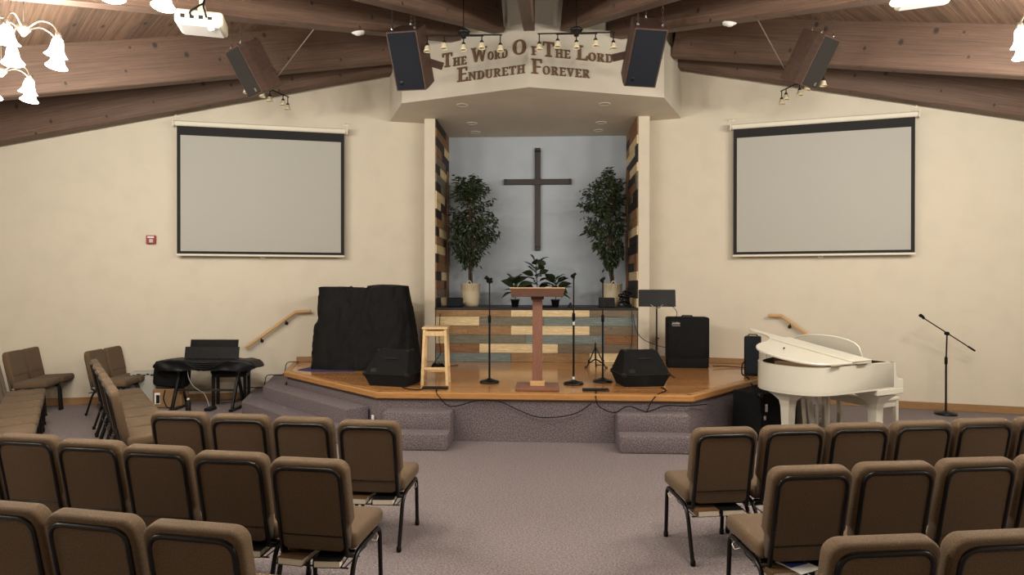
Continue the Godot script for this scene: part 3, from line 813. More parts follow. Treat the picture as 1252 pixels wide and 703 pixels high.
# ------------------------------------------------------------------ other fittings
func track_light(p: Vector3, turn: float, top: float, label: String):
	var t := thing("bar_light", label, "light", p, turn, "unlit bar lights over the platform")
	part(t, "rod", MB.new().tube([Vector3(0, 0.02, 0), Vector3(0, top - p.y, 0)], 0.006, 6), "bronze")
	part(t, "hub", MB.new().lathe([Vector2(0, 0.045), Vector2(0.05, 0.04), Vector2(0.075, 0.02), Vector2(0.06, 0.0), Vector2(0.03, -0.02), Vector2(0.028, -0.05), Vector2(0, -0.055)], 16), "bronze")
	var bars := [[0.415, -0.005, -0.03], [0.21, -0.045, 0.05]]
	var drops := [Vector3(0, -0.05, 0.0)]
	for b in bars:
		part(t, "crossbar", MB.new().tube([Vector3(-b[0] - 0.02, b[1], b[2]), Vector3(b[0] + 0.02, b[1], b[2])], 0.008, 8), "bronze")
		part(t, "link", MB.new().tube([Vector3(0, b[1], 0), Vector3(0, b[1], b[2])], 0.008, 6), "bronze")
		drops.append(Vector3(-b[0], b[1], b[2]))
		drops.append(Vector3(b[0], b[1], b[2]))
	for d in drops:
		var low := -0.095
		var a := part(t, "drop", MB.new().tube([d, Vector3(d.x, low, d.z)], 0.007, 6).lathe([Vector2(0.009, 0.0), Vector2(0.02, -0.01), Vector2(0.022, -0.03), Vector2(0, -0.03)], 12, at(Vector3(d.x, low, d.z))), "bronze")
		part(a, "glass_shade", MB.new().lathe([Vector2(0.022, -0.03), Vector2(0.029, -0.045), Vector2(0.034, -0.075), Vector2(0.044, -0.095), Vector2(0.041, -0.095), Vector2(0.028, -0.07), Vector2(0.0, -0.05)], 16, at(Vector3(d.x, low, d.z))), "frosted")

func small_fittings():
	track_light(Vector3(-0.78, 4.59, -7.25), 0.03, roof_y(-0.78, -7.25) + DECK - 0.02, "bronze bar light with five small glass shades before the words THE WORD")
	track_light(Vector3(0.49, 4.59, -7.25), 0.0, roof_y(0.49, -7.25) + DECK - 0.02, "bronze bar light with five small glass shades before the words THE LORD")
	track_light(Vector3(-3.58, 4.42, -8.55), 1.3, roof_y(-3.58, -8.55) - 0.003, "bronze bar light half hidden by the outer loudspeaker, drum side")
	track_light(Vector3(3.46, 4.42, -8.6), -1.3, roof_y(3.46, -8.6) - 0.003, "bronze bar light half hidden by the outer loudspeaker, piano side")
	for s in [-1, 1]:
		var p := spoke(s * 30.8, 3.95 if s < 0 else 4.2)
		single("smoke_detector", MB.new().lathe([Vector2(0, -0.045), Vector2(0.03, -0.045), Vector2(0.05, -0.03), Vector2(0.075, -0.02), Vector2(0.08, 0.02), Vector2(0, 0.02)], 20), "white", "round white smoke detector under the roof beam on the " + ("drum side" if s < 0 else "piano side"), "smoke detector", at(Vector3(p.x, roof_y(p.x, p.y) - 0.0, p.y)), "smoke detectors")
	for s in [-1, 1]:
		var p := Vector3(-2.81, 4.0, -5.41) if s < 0 else Vector3(3.06, 4.0, -5.12)
		var t := thing("projector", "cream ceiling projector on a pole aimed at the screen above the " + ("drum cover" if s < 0 else "white piano"), "projector", p, -s * 0.32, "ceiling projectors")
		part(t, "body", MB.new().rbox(Vector3(0.38, 0.12, 0.30), 0.03, Transform3D(), 6), "cream_plastic")
		part(t, "base_plate", MB.new().bx(Vector3(-0.16, -0.068, -0.12), Vector3(0.16, -0.055, 0.12), 0.005), "ceramic")
		part(t, "lens", MB.new().lathe([Vector2(0, 0.05), Vector2(0.03, 0.045), Vector2(0.042, 0.04), Vector2(0.045, 0.0), Vector2(0, 0.0)], 20, Transform3D(Basis(Vector3.RIGHT, -PI / 2), Vector3(-0.09, 0.005, -0.14))), "black_plastic")
		part(t, "foot_dome", MB.new().lathe([Vector2(0, -0.03), Vector2(0.025, -0.022), Vector2(0.035, 0.0), Vector2(0, 0.0)], 16, at(Vector3(0.09, -0.06, 0.08))), "ceramic")
		part(t, "pole", MB.new().tube([Vector3(0, 0.05, 0), Vector3(0, roof_y(p.x, p.z) + DECK - p.y, 0)], 0.022, 12), "cream_plastic")
		part(t, "mount_plate", MB.new().bx(Vector3(-0.1, 0.058, -0.1), Vector3(0.1, 0.07, 0.1)).bx(Vector3(-0.03, 0.06, -0.03), Vector3(0.03, 0.14, 0.03)), "cream_plastic")
		for k in 4:
			part(t, "port", MB.new().bx(Vector3(-0.14 + k * 0.07, -0.02, 0.147), Vector3(-0.105 + k * 0.07, 0.012 - 0.006 * (k % 2), 0.154), 0.002), "black_plastic")
		for k in 2:
			part(t, "cable", MB.new().tube(spline([Vector3(-0.06 + k * 0.12, 0.0, 0.152), Vector3(-0.05 + k * 0.11, 0.02, 0.2), Vector3(0.01 + k * 0.03, 0.09, 0.16), Vector3(0.025, 0.2, 0.03), Vector3(0.026, 0.5, 0.02)]), 0.008, 6), "rubber")
	var f := thing("fire_alarm", "small red fire alarm box on the cream wall beside the screen", "fire alarm")
	f.transform = wall_xf(-1, 4.06, 2.42, 0.0)
	part(f, "box", MB.new().bx(Vector3(-0.065, -0.065, 0.0), Vector3(0.065, 0.065, 0.045), 0.008), "red")
	part(f, "strobe", MB.new().bx(Vector3(-0.02, -0.045, 0.04), Vector3(0.035, 0.01, 0.06), 0.01), "ceramic")
	part(f, "plate", MB.new().bx(Vector3(-0.045, 0.025, 0.043), Vector3(0.045, 0.05, 0.048), 0.002), "white")

# ------------------------------------------------------------------ black sheet over the drum kit
func drum_cover():
	var n := FastNoiseLite.new()
	n.seed = 5
	n.frequency = 1.1
	var m2 := FastNoiseLite.new()
	m2.seed = 9
	m2.frequency = 3.0
	var cx := -2.46
	var cz := -9.32
	var side := func(u, v):
		# u round the heap, v 0 at the floor to 1 at the top edge
		var g: float = TAU * u
		var c := cos(g)
		var s := sin(g)
		var k: float = pow(pow(absf(c), 5.0) + pow(absf(s), 5.0), -0.2)
		var hx: float = lerpf(0.70, 0.655, v) if c < 0 else lerpf(0.735, 0.585, smoothstep(0.0, 1.1, v))
		var hz := lerpf(0.42, 0.32, v)
		var x: float = c * k * hx
		var z: float = s * k * hz
		if c < 0: x += 0.055 * (1.0 - smoothstep(0.52, 0.62, v)) * c * k
		var fold: float = sin(g * 9.0 + 2.5 * sin(v * 3.0) + 1.5 * sin(g * 2.0)) * 0.012 * (1.1 - v * 0.6) + n.get_noise_3d(c * 2.0, v * 1.2, s * 2.0) * 0.06 + m2.get_noise_3d(c * 2.0, v * 2.0, s * 2.0) * 0.022
		x += c * fold
		z += s * fold
		var top: float = 1.165 + 0.03 * n.get_noise_2d(x * 2.4, 3.0) - 0.045 * exp(-pow((x + 0.22) / 0.12, 2.0)) + 0.025 * exp(-pow((x - 0.35) / 0.18, 2.0)) - 0.03 * exp(-pow((x - 0.08) / 0.05, 2.0))
		return Vector3(cx + x, STAGE + 0.006 + v * top, cz + z)
	var crown := func(u, v):
		var p: Vector3 = side.call(u, 1.0)
		var q := Vector3(cx, p.y - 0.03 + 0.03 * sin(p.x * 9.0), cz)
		var r := p.lerp(q, v)
		r.y += 0.02 * sin(v * PI)
		return r
	var t := thing("drum_cover", "large black cloth draped over a drum kit on the platform", "cover")
	part(t, "drape", MB.new().grid(170, 26, func(u, v): return side.call(1.0 - u, v)), "black_cloth")
	part(t, "crown", MB.new().grid(170, 8, func(u, v): return crown.call(1.0 - u, v)), "black_cloth")
	part(t, "strap_loop", MB.new().tube(spline([Vector3(-2.62, 1.64, -9.0), Vector3(-2.63, 1.70, -9.0), Vector3(-2.60, 1.73, -9.0), Vector3(-2.575, 1.70, -9.0), Vector3(-2.58, 1.64, -9.0)]), 0.006, 6), "rubber")
	single("purple_mat", MB.new().plan(pv([[-3.35, -8.93], [-3.02, -8.74], [-2.5, -8.80], [-2.55, -9.4], [-3.25, -9.4]]), STAGE + 0.001, STAGE + 0.007, 0.002), "purple", "thin purple mat sticking out from under the black drum cover", "mat")

# ------------------------------------------------------------------ things on the platform
func mic_stand(called: String, p: Vector3, h: float, label: String, mic := 0):
	var t := thing(called, label, "mic stand", p, 0.0, "straight microphone stands")
	part(t, "base", MB.new().lathe([Vector2(0, 0.0), Vector2(0.118, 0.0), Vector2(0.124, 0.012), Vector2(0.115, 0.026), Vector2(0.05, 0.04), Vector2(0.022, 0.055), Vector2(0, 0.055)], 32), "black_metal")
	part(t, "lower_tube", MB.new().tube([Vector3(0, 0.05, 0), Vector3(0, h * 0.62, 0)], 0.0125, 12), "black_metal")
	part(t, "upper_tube", MB.new().tube([Vector3(0, h * 0.6, 0), Vector3(0, h - 0.04, 0)], 0.0095, 12), "black_metal")
	part(t, "clutch", MB.new().lathe([Vector2(0.012, -0.05), Vector2(0.019, -0.04), Vector2(0.019, 0.03), Vector2(0.012, 0.045)], 14, at(Vector3(0, h * 0.62, 0))), "rubber")
	var clip := part(t, "mic_clip", MB.new().tube([Vector3(0, h - 0.05, 0), Vector3(0, h - 0.015, 0)], 0.015, 10).tube([Vector3(-0.02, h - 0.02, 0.03), Vector3(0.02, h + 0.01, -0.04)], [0.022, 0.018], 12), "rubber")
	if mic == 1:
		part(clip, "grip", MB.new().tube([Vector3(-0.045, h + 0.03, 0.03), Vector3(0.03, h - 0.03, -0.02)], [0.026, 0.016], 12), "rubber")
	elif mic == 2:
		part(t, "band", MB.new().lathe([Vector2(0.0135, 0), Vector2(0.0135, 0.04)], 12, at(Vector3(0, 0.72, 0))), "white")
		part(t, "band", MB.new().lathe([Vector2(0.0145, 0), Vector2(0.0145, 0.035)], 12, at(Vector3(0, 0.06, 0))), "white")
	return t

func wedge(p: Vector3, turn: float, label: String):
	var t := thing("stage_monitor", label, "loudspeaker", p, turn, "wedge monitors on the platform edge")
	# three outlines: foot, widest belt, narrow top (half width, back, front, height)
	var lay := [[0.235, -0.20, 0.17, 0.0], [0.29, -0.245, 0.235, 0.15], [0.205, -0.13, 0.03, 0.415]]
	var m := MB.new()
	var rings := []
	for l in lay: rings.append([Vector3(-l[0], l[3], l[1]), Vector3(l[0], l[3], l[1]), Vector3(l[0], l[3], l[2]), Vector3(-l[0], l[3], l[2])])
	var o := Vector3(0, 0.2, 0)
	for i in 2:
		for k in 4: m.out_quad(rings[i][k], rings[i][(k + 1) % 4], rings[i + 1][(k + 1) % 4], rings[i + 1][k], o)
	m.out_quad(rings[0][0], rings[0][1], rings[0][2], rings[0][3], o)
	m.out_quad(rings[2][0], rings[2][1], rings[2][2], rings[2][3], o)
	part(t, "cabinet", m, "black_carpet")
	var sl := Basis(Vector3.RIGHT, -0.66)
	part(t, "handle", MB.new().box(Vector3(0.17, 0.022, 0.02), Transform3D(), 0.008), "black_plastic", Transform3D(sl, Vector3(0.02, 0.325, 0.112)))
	part(t, "handle_recess", MB.new().box(Vector3(0.20, 0.06, 0.008), Transform3D(), 0.003), "rubber", Transform3D(sl, Vector3(0.02, 0.318, 0.106)))
	for e in 4:
		part(t, "corner_guard", MB.new().rbox(Vector3(0.05, 0.05, 0.05), 0.014, at(rings[1][e] * Vector3(0.94, 1, 0.93)), 4), "black_plastic")
		part(t, "corner_guard", MB.new().rbox(Vector3(0.04, 0.03, 0.04), 0.012, at(rings[2][e] * Vector3(0.93, 0.985, 0.8)), 4), "black_plastic")
	for k in [1, 2, 3]: part(t, "edge_trim", MB.new().tube([rings[1][k], rings[1][(k + 1) % 4]], 0.004, 5), "black_plastic")
	part(t, "jack_plate", MB.new().box(Vector3(0.07, 0.05, 0.006)), "black_plastic", Transform3D(sl, Vector3(-0.17, 0.19, 0.203)))
	return t

func cable(pts: Array, label: String, r := 0.006):
	single("cable", MB.new().tube(spline(pts, 8), r, 6), "rubber", label, "cable", Transform3D(), "cables about the platform")

func stage_things():
	var y := STAGE
	# pulpit
	var t := thing("pulpit", "slim reddish wooden pulpit with a wide tray top on the platform centre", "pulpit", Vector3(0.055, y, -7.52))
	part(t, "foot", MB.new().box(Vector3(0.50, 0.036, 0.46), Transform3D(), 0.008), "cherry", at(Vector3(0, 0.019, 0)))
	part(t, "plinth", MB.new().box(Vector3(0.17, 0.06, 0.17), Transform3D(), 0.006), "oak_rail", at(Vector3(0, 0.066, 0)))
	part(t, "column", MB.new().box(Vector3(0.96, 0.115, 0.115), Transform3D(), 0.004), "cherry", Transform3D(Basis(Vector3(0, 0, 1), PI / 2), Vector3(0, 0.57, 0)))
	part(t, "collar", MB.new().box(Vector3(0.15, 0.075, 0.15), Transform3D(), 0.006), "cherry_dark", at(Vector3(0, 1.075, 0)))
	var tray := pv([[-0.285, 0.0], [0.285, 0.0], [0.31, 0.10], [-0.31, 0.10]])
	part(t, "fascia", MB.new().slab(tray, 0.0, 0.02, 0.003, 1, at(Vector3(0, 1.072, 0.19))), "cherry_dark")
	part(t, "side", MB.new().bar(Vector3(-0.29, 1.12, 0.2), Vector3(-0.29, 1.09, -0.2), 0.018, 0.075), "cherry_dark")
	part(t, "side", MB.new().bar(Vector3(0.29, 1.12, 0.2), Vector3(0.29, 1.09, -0.2), 0.018, 0.075), "cherry_dark")
	part(t, "reading_board", MB.new().bar(Vector3(0, 1.172, 0.215), Vector3(0, 1.12, -0.22), 0.63, 0.014), "oak_rail")
	# microphone stands
	mic_stand("mic_stand", Vector3(-0.54, y, -7.91), 1.27, "black straight microphone stand with a gripped clip, between stool and pulpit", 1)
	mic_stand("mic_stand", Vector3(0.49, y, -7.84), 1.33, "black straight microphone stand with white bands beside the pulpit", 2)
	mic_stand("mic_stand", Vector3(0.86, y, -8.05), 1.28, "black straight microphone stand before the folded guitar stand", 0)
	var b := thing("boom_stand", "black boom microphone stand on the carpet before the cream wall", "mic stand", Vector3(5.57, 0, -9.01))
	part(b, "base", MB.new().lathe([Vector2(0, 0.0), Vector2(0.132, 0.0), Vector2(0.138, 0.014), Vector2(0.125, 0.032), Vector2(0.05, 0.045), Vector2(0.022, 0.06), Vector2(0, 0.06)], 32), "black_metal")
	part(b, "lower_tube", MB.new().tube([Vector3(0, 0.05, 0), Vector3(0, 0.74, 0)], 0.0125, 12), "black_metal")
	part(b, "upper_tube", MB.new().tube([Vector3(0, 0.72, 0), Vector3(0.012, 1.08, 0)], 0.0095, 12), "black_metal")
	part(b, "clutch", MB.new().lathe([Vector2(0.012, -0.06), Vector2(0.019, -0.05), Vector2(0.019, 0.03), Vector2(0.012, 0.045)], 14, at(Vector3(0, 0.74, 0))), "rubber")
	part(b, "boom", MB.new().tube([Vector3(-0.31, 1.31, 0.02), Vector3(0.39, 0.865, -0.02)], 0.008, 10).tube([Vector3(0.30, 0.922, -0.015), Vector3(0.39, 0.865, -0.02)], 0.013, 10), "black_metal")
	part(b, "swivel", MB.new().lathe([Vector2(0, -0.02), Vector2(0.026, -0.02), Vector2(0.026, 0.02), Vector2(0, 0.02)], 14, Transform3D(Basis(Vector3.RIGHT, PI / 2), Vector3(0.01, 1.10, 0.0))), "rubber")
	part(b, "mic_clip", MB.new().tube([Vector3(-0.30, 1.30, 0.02), Vector3(-0.335, 1.335, 0.02)], 0.016, 10).tube([Vector3(-0.36, 1.345, 0.04), Vector3(-0.30, 1.32, 0.0)], [0.024, 0.017], 12), "rubber")
	# stool
	var st := thing("bar_stool", "tall plain pine bar stool beside the drum cover", "stool", Vector3(-1.185, y, -7.80), 0.06)
	part(st, "seat", MB.new().box(Vector3(0.31, 0.028, 0.31), Transform3D(), 0.006), "pine", at(Vector3(0, 0.685, 0)))
	for q in [[-1, -1], [1, -1], [1, 1], [-1, 1]]:
		part(st, "leg", MB.new().bar(Vector3(q[0] * 0.15, 0, q[1] * 0.15), Vector3(q[0] * 0.125, 0.673, q[1] * 0.125), 0.034, 0.034, Vector3(0, 0, 1)), "pine")
	for q in [[-1, 0.62], [1, 0.62], [-1, 0.14], [1, 0.20]]:
		part(st, "rung", MB.new().bx(Vector3(-0.135, q[1] - (0.03 if q[1] > 0.5 else 0.016), q[0] * 0.133 - 0.01), Vector3(0.135, q[1] + (0.03 if q[1] > 0.5 else 0.016), q[0] * 0.133 + 0.01)), "pine")
		part(st, "rung", MB.new().bx(Vector3(q[0] * 0.133 - 0.01, q[1] - 0.016, -0.135), Vector3(q[0] * 0.133 + 0.01, q[1] + 0.016, 0.135)), "pine")
	wedge(Vector3(-1.68, y, -7.72), -0.25, "black wedge stage monitor in front of the drum cover")
	wedge(Vector3(1.29, y, -7.86), 0.2, "black wedge stage monitor in front of the music stand")
	# music stand
	var ms := thing("music_stand", "black metal music stand with a wide flat desk", "music stand", Vector3(1.62, y, -8.62), -0.12)
	part(ms, "desk", MB.new().slab(rrect(0.48, 0.235, 0.012, 2), -0.004, 0.004, 0.001, 1, Transform3D(Basis(Vector3.RIGHT, -0.30), Vector3(0.005, 0.92, 0.03))), "black_plastic")
	part(ms, "lip", MB.new().bar(Vector3(-0.235, 0.921, -0.0), Vector3(0.245, 0.921, -0.0), 0.05, 0.004), "black_metal")
	part(ms, "tube", MB.new().tube([Vector3(0, 0.12, 0), Vector3(0, 0.93, 0.02)], 0.011, 10), "black_metal")
	part(ms, "sleeve", MB.new().tube([Vector3(0, 0.08, 0), Vector3(0, 0.52, 0)], 0.015, 10).tube([Vector3(0, 0.5, 0), Vector3(0.035, 0.5, 0.0)], 0.008, 8), "black_metal")
	part(ms, "yoke", MB.new().tube(rounded([Vector3(-0.08, 0.95, 0.04), Vector3(-0.04, 0.91, 0.03), Vector3(0, 0.90, 0.025), Vector3(0.04, 0.91, 0.03), Vector3(0.08, 0.95, 0.04)], 0.02, 3), 0.007, 8), "chrome")
	for k in 3:
		var g := TAU * k / 3 + 0.6
		part(ms, "leg", MB.new().tube([Vector3(0, 0.11, 0), Vector3(cos(g) * 0.12, 0.07, sin(g) * 0.12), Vector3(cos(g) * 0.27, 0.008, sin(g) * 0.27)], 0.009, 8), "black_metal")
	# covered amplifier
	var am := thing("covered_amplifier", "tall amplifier under a fitted black cover with a small white badge", "amplifier", Vector3(2.235, y, -9.62), -0.06)
	part(am, "cover", MB.new().rbox(Vector3(0.60, 0.60, 0.30), 0.035, at(Vector3(0, 0.44, 0)), 6), "black_cloth")
	part(am, "skirt", MB.new().rbox(Vector3(0.585, 0.17, 0.29), 0.02, at(Vector3(0, 0.085, 0)), 6), "black_carpet")
	part(am, "piping", MB.new().bx(Vector3(-0.301, 0.15, -0.151), Vector3(0.301, 0.16, 0.151)), "rubber")
	part(am, "handle", MB.new().tube(rounded([Vector3(-0.08, 0.735, 0), Vector3(-0.07, 0.755, 0), Vector3(0.07, 0.755, 0), Vector3(0.08, 0.735, 0)], 0.01, 3), 0.009, 8), "rubber")
	# badge: a few light strokes, too small to read in the photograph
	var bm := MB.new().bx(Vector3(-0.235, 0.612, 0.148), Vector3(-0.12, 0.619, 0.152), 0.001)
	for k in 6:
		bm.bx(Vector3(-0.235 + k * 0.02, 0.632 + 0.006 * (k % 2), 0.148), Vector3(-0.222 + k * 0.02, 0.67 - 0.005 * (k % 3), 0.152), 0.001)
	bm.bx(Vector3(-0.235, 0.646, 0.148), Vector3(-0.12, 0.653, 0.152), 0.001)
	part(am, "badge", bm, "ceramic", Transform3D(), "small pale badge")
	# folded tripod
	var gs := thing("guitar_stand", "folded black tripod guitar stand against the board wall", "guitar stand", Vector3(0.88, y, -9.45))
	part(gs, "mast", MB.new().tube([Vector3(0, 0.12, 0), Vector3(0, 0.36, -0.02)], 0.012, 8), "black_metal")
	for q in [Vector3(-0.13, 0.008, 0.05), Vector3(0.14, 0.008, 0.05), Vector3(0.02, 0.008, -0.16)]:
		part(gs, "leg", MB.new().tube([Vector3(0, 0.31, 0), q], 0.010, 8).tube([q, q + Vector3(q.x, 0, q.z).normalized() * 0.03], 0.014, 8), "black_metal")
	part(gs, "cradle", MB.new().tube(rounded([Vector3(-0.11, 0.12, 0.12), Vector3(-0.10, 0.07, 0.06), Vector3(0, 0.13, 0.02), Vector3(0.10, 0.07, 0.06), Vector3(0.11, 0.12, 0.12)], 0.03, 3), 0.010, 8), "rubber")
	# floor boxes
	for q in [[-1.13, -7.42, 0.0], [0.72, -7.38, 0.0]]:
		single("floor_box", MB.new().box(Vector3(0.30, 0.022, 0.10), Transform3D(), 0.006), "black_plastic", "flat black floor box near the platform edge by the " + ("stool" if q[0] < 0 else "wedge monitor"), "floor box", at(Vector3(q[0], y + 0.012, q[1]), q[2]))
	cable([Vector3(-1.52, y + 0.006, -7.45), Vector3(-1.42, y + 0.006, -7.34), Vector3(-1.3, y + 0.006, -7.30), Vector3(-1.24, y + 0.006, -7.40), Vector3(-1.13, y + 0.01, -7.42)], "black cable curling from the wedge monitor by the stool to a floor box")
	cable([Vector3(-1.1, y + 0.006, -7.37), Vector3(-1.08, y + 0.006, -7.2), Vector3(-1.04, y - 0.03, -7.112), Vector3(-0.9, 0.40, -7.11), Vector3(-0.6, 0.47, -7.108), Vector3(-0.36, 0.46, -7.105), Vector3(-0.15, 0.37, -7.105), Vector3(0.1, 0.29, -7.105), Vector3(0.45, 0.33, -7.10), Vector3(0.65, 0.45, -7.095)], "long black cable hanging along the carpeted platform front")
	cable([Vector3(0.72, y + 0.006, -7.33), Vector3(0.71, y + 0.006, -7.2), Vector3(0.70, y - 0.04, -7.075), Vector3(0.74, 0.42, -7.075), Vector3(0.9, 0.36, -7.072), Vector3(1.05, 0.43, -7.07), Vector3(1.25, 0.375, -7.07), Vector3(1.45, 0.44, -7.068), Vector3(1.68, 0.44, -7.068), Vector3(1.95, 0.42, -7.3)], "black cable looped along the platform front above the steps by the music stand")
	cable([Vector3(1.50, y + 0.01, -7.62), Vector3(1.52, y + 0.006, -7.4), Vector3(1.40, y + 0.006, -7.18), Vector3(1.30, y - 0.06, -7.065), Vector3(1.2, 0.30, -7.063), Vector3(1.0, 0.22, -7.07)], "black cable running down over the edge from the wedge monitor by the music stand")
	cable([Vector3(1.50, 1.30, -10.0), Vector3(1.52, 1.1, -9.9), Vector3(1.6, 0.95, -9.75), Vector3(1.8, 0.86, -9.6), Vector3(1.93, 0.84, -9.5)], "thin black cable sagging from the niche ledge to the covered amplifier", 0.005)
	cable([Vector3(1.48, 1.36, -10.02), Vector3(1.49, 1.0, -10.03), Vector3(1.44, 0.72, -10.0), Vector3(1.2, y + 0.008, -9.8), Vector3(0.9, y + 0.008, -9.75)], "thin black cable dropping from the ledge to the platform boards", 0.005)
	cable([Vector3(1.76, 1.52, -8.55), Vector3(1.86, 1.4, -8.5), Vector3(1.87, 1.25, -8.8), Vector3(1.9, 1.22, -9.4)], "thin black cable hanging from the music stand desk", 0.004)
	cable([Vector3(2.58, y + 0.03, -9.5), Vector3(2.8, y + 0.02, -9.55), Vector3(3.0, y + 0.012, -9.5), Vector3(3.2, y + 0.02, -9.45), Vector3(3.35, 0.8, -9.5)], "black cable running from the covered amplifier along the wall", 0.007)
	cable([Vector3(-1.5, 1.3, -10.02), Vector3(-1.51, 0.9, -10.0), Vector3(-1.47, 0.7, -9.9), Vector3(-1.52, y + 0.02, -9.6), Vector3(-1.35, y + 0.01, -9.4), Vector3(-1.15, y + 0.01, -9.55)], "thin black cable dropping from the ledge behind the stool", 0.005)
	cable([Vector3(-4.62, 0.008, -9.25), Vector3(-4.42, 0.02, -9.42), Vector3(-4.36, 0.19, -9.5), Vector3(-4.14, 0.195, -9.58), Vector3(-4.08, 0.37, -9.6), Vector3(-3.86, 0.38, -9.66), Vector3(-3.80, 0.555, -9.68), Vector3(-3.66, 0.556, -9.78)], "black cable climbing the carpeted steps beside the wall from the keyboard", 0.007)
	var cc := thing("cable_coil", "loose coil of black cable on the boards behind the stool", "cable", Vector3(-1.42, y, -9.35))
	for k in 3:
		var pts := []
		for i in 25: pts.append(Vector3(cos(TAU * i / 24) * (0.09 - 0.01 * k), 0.012 + 0.018 * k + 0.008 * sin(i * 1.7 + k), sin(TAU * i / 24) * (0.07 + 0.006 * k)))
		part(cc, "loop", MB.new().tube(pts, 0.009, 6, false), "rubber")

# ------------------------------------------------------------------ plants and gear on the ledge
func leaf_mesh(l: float, w: float, droop: float) -> ArrayMesh:
	return MB.new().grid(6, 2, func(u, v):
		var s: float = sin(PI * pow(u, 0.8)) * w * (v - 0.5)
		return Vector3(s, -droop * l * u * u + absf(s) * 0.35, l * u)).done()

func ficus(p: Vector3, top: float, lean: Vector3, half: Vector2, sd: int, label: String, turn: float):
	var r := RandomNumberGenerator.new()
	r.seed = sd
	var t := thing("potted_ficus", label, "plant", p, turn, "tall potted trees on the ledge")
	part(t, "basket", MB.new().lathe([Vector2(0, 0.0), Vector2(0.125, 0.0), Vector2(0.14, 0.05), Vector2(0.155, 0.2), Vector2(0.165, 0.36), Vector2(0.172, 0.365), Vector2(0.17, 0.375), Vector2(0.15, 0.37), Vector2(0.145, 0.32), Vector2(0, 0.32)], 28), "basket")
	part(t, "handle", MB.new().tube(spline([Vector3(-0.05, 0.27, 0.165), Vector3(-0.045, 0.36, 0.178), Vector3(0, 0.42, 0.178), Vector3(0.045, 0.36, 0.178), Vector3(0.05, 0.27, 0.165)]), 0.009, 6), "basket")
	part(t, "soil", MB.new().lathe([Vector2(0.15, 0.325), Vector2(0.0, 0.34)], 20), "soil")
	var stems := MB.new()
	var tips := []
	for k in 3:
		var a := TAU * k / 3
		var pts := []
		for i in 9:
			var q := i / 8.0
			pts.append(Vector3(cos(a + q * 4.0) * 0.025, 0.30 + q * (top - 0.75), sin(a + q * 4.0) * 0.025) + lean * q)
		stems.tube(pts, 0.016, 6)
	var leaves := MB.new()
	leaves.st.set_smooth_group(-1)
	var c := Vector3(lean.x, (top + 0.60) / 2 + 0.15, 0)
	var hh := (top - 0.62) / 2
	for k in 96:
		# twigs start on the stems and end inside an egg-shaped crown
		var v := r.randf_range(-1, 1)
		var g := r.randf() * TAU
		var rad := sqrt(maxf(0.0, 1.0 - pow(absf(v), 2.4))) * (0.6 + 0.42 * r.randf()) * (1.0 if v > -0.5 else 0.85)
		var tip := c + Vector3(cos(g) * rad * half.x, v * hh, sin(g) * rad * half.y)
		tip.y = maxf(tip.y, 0.5)
		tip.x = clampf(tip.x, -1.45 - p.x, 1.45 - p.x)
		var root := Vector3(lean.x * 0.7, clampf(tip.y - 0.30, 0.5, top - 0.4), 0)
		var mid := root.lerp(tip, 0.6) + Vector3(0, 0.08, 0)
		stems.tube([root, mid, tip], [0.007, 0.005, 0.002], 4)
		for i in 26:
			var w := r.randf_range(0.35, 1.05)
			var b := root.lerp(mid, w / 0.6) if w < 0.6 else mid.lerp(tip, (w - 0.6) / 0.4)
			b += Vector3(r.randfn(0, 0.035), r.randfn(0, 0.03), r.randfn(0, 0.035))
			var d := (Vector3(r.randfn(0, 1), -0.75 + r.randfn(0, 0.45), r.randfn(0, 1)) + (b - c).normalized() * 0.5).normalized()
			var x := d.cross(Vector3(r.randfn(0, 1), 1.5, r.randfn(0, 1))).normalized()
			var l := r.randf_range(0.07, 0.12)
			var n := x.cross(d) * l * 0.12
			var m := b + d * l * 0.45
			if absf(b.x + p.x) > 1.43: continue
			leaves.tri(b, m + x * l * 0.2, m + n)
			leaves.tri(b, m + n, m - x * l * 0.2)
			leaves.tri(m + x * l * 0.2, b + d * l, m + n)
			leaves.tri(m + n, b + d * l, m - x * l * 0.2)
	part(t, "stems", stems, "bark")
	var f := part(t, "foliage", leaves, "leaf_mid")
	f.set_meta("kind", "stuff")

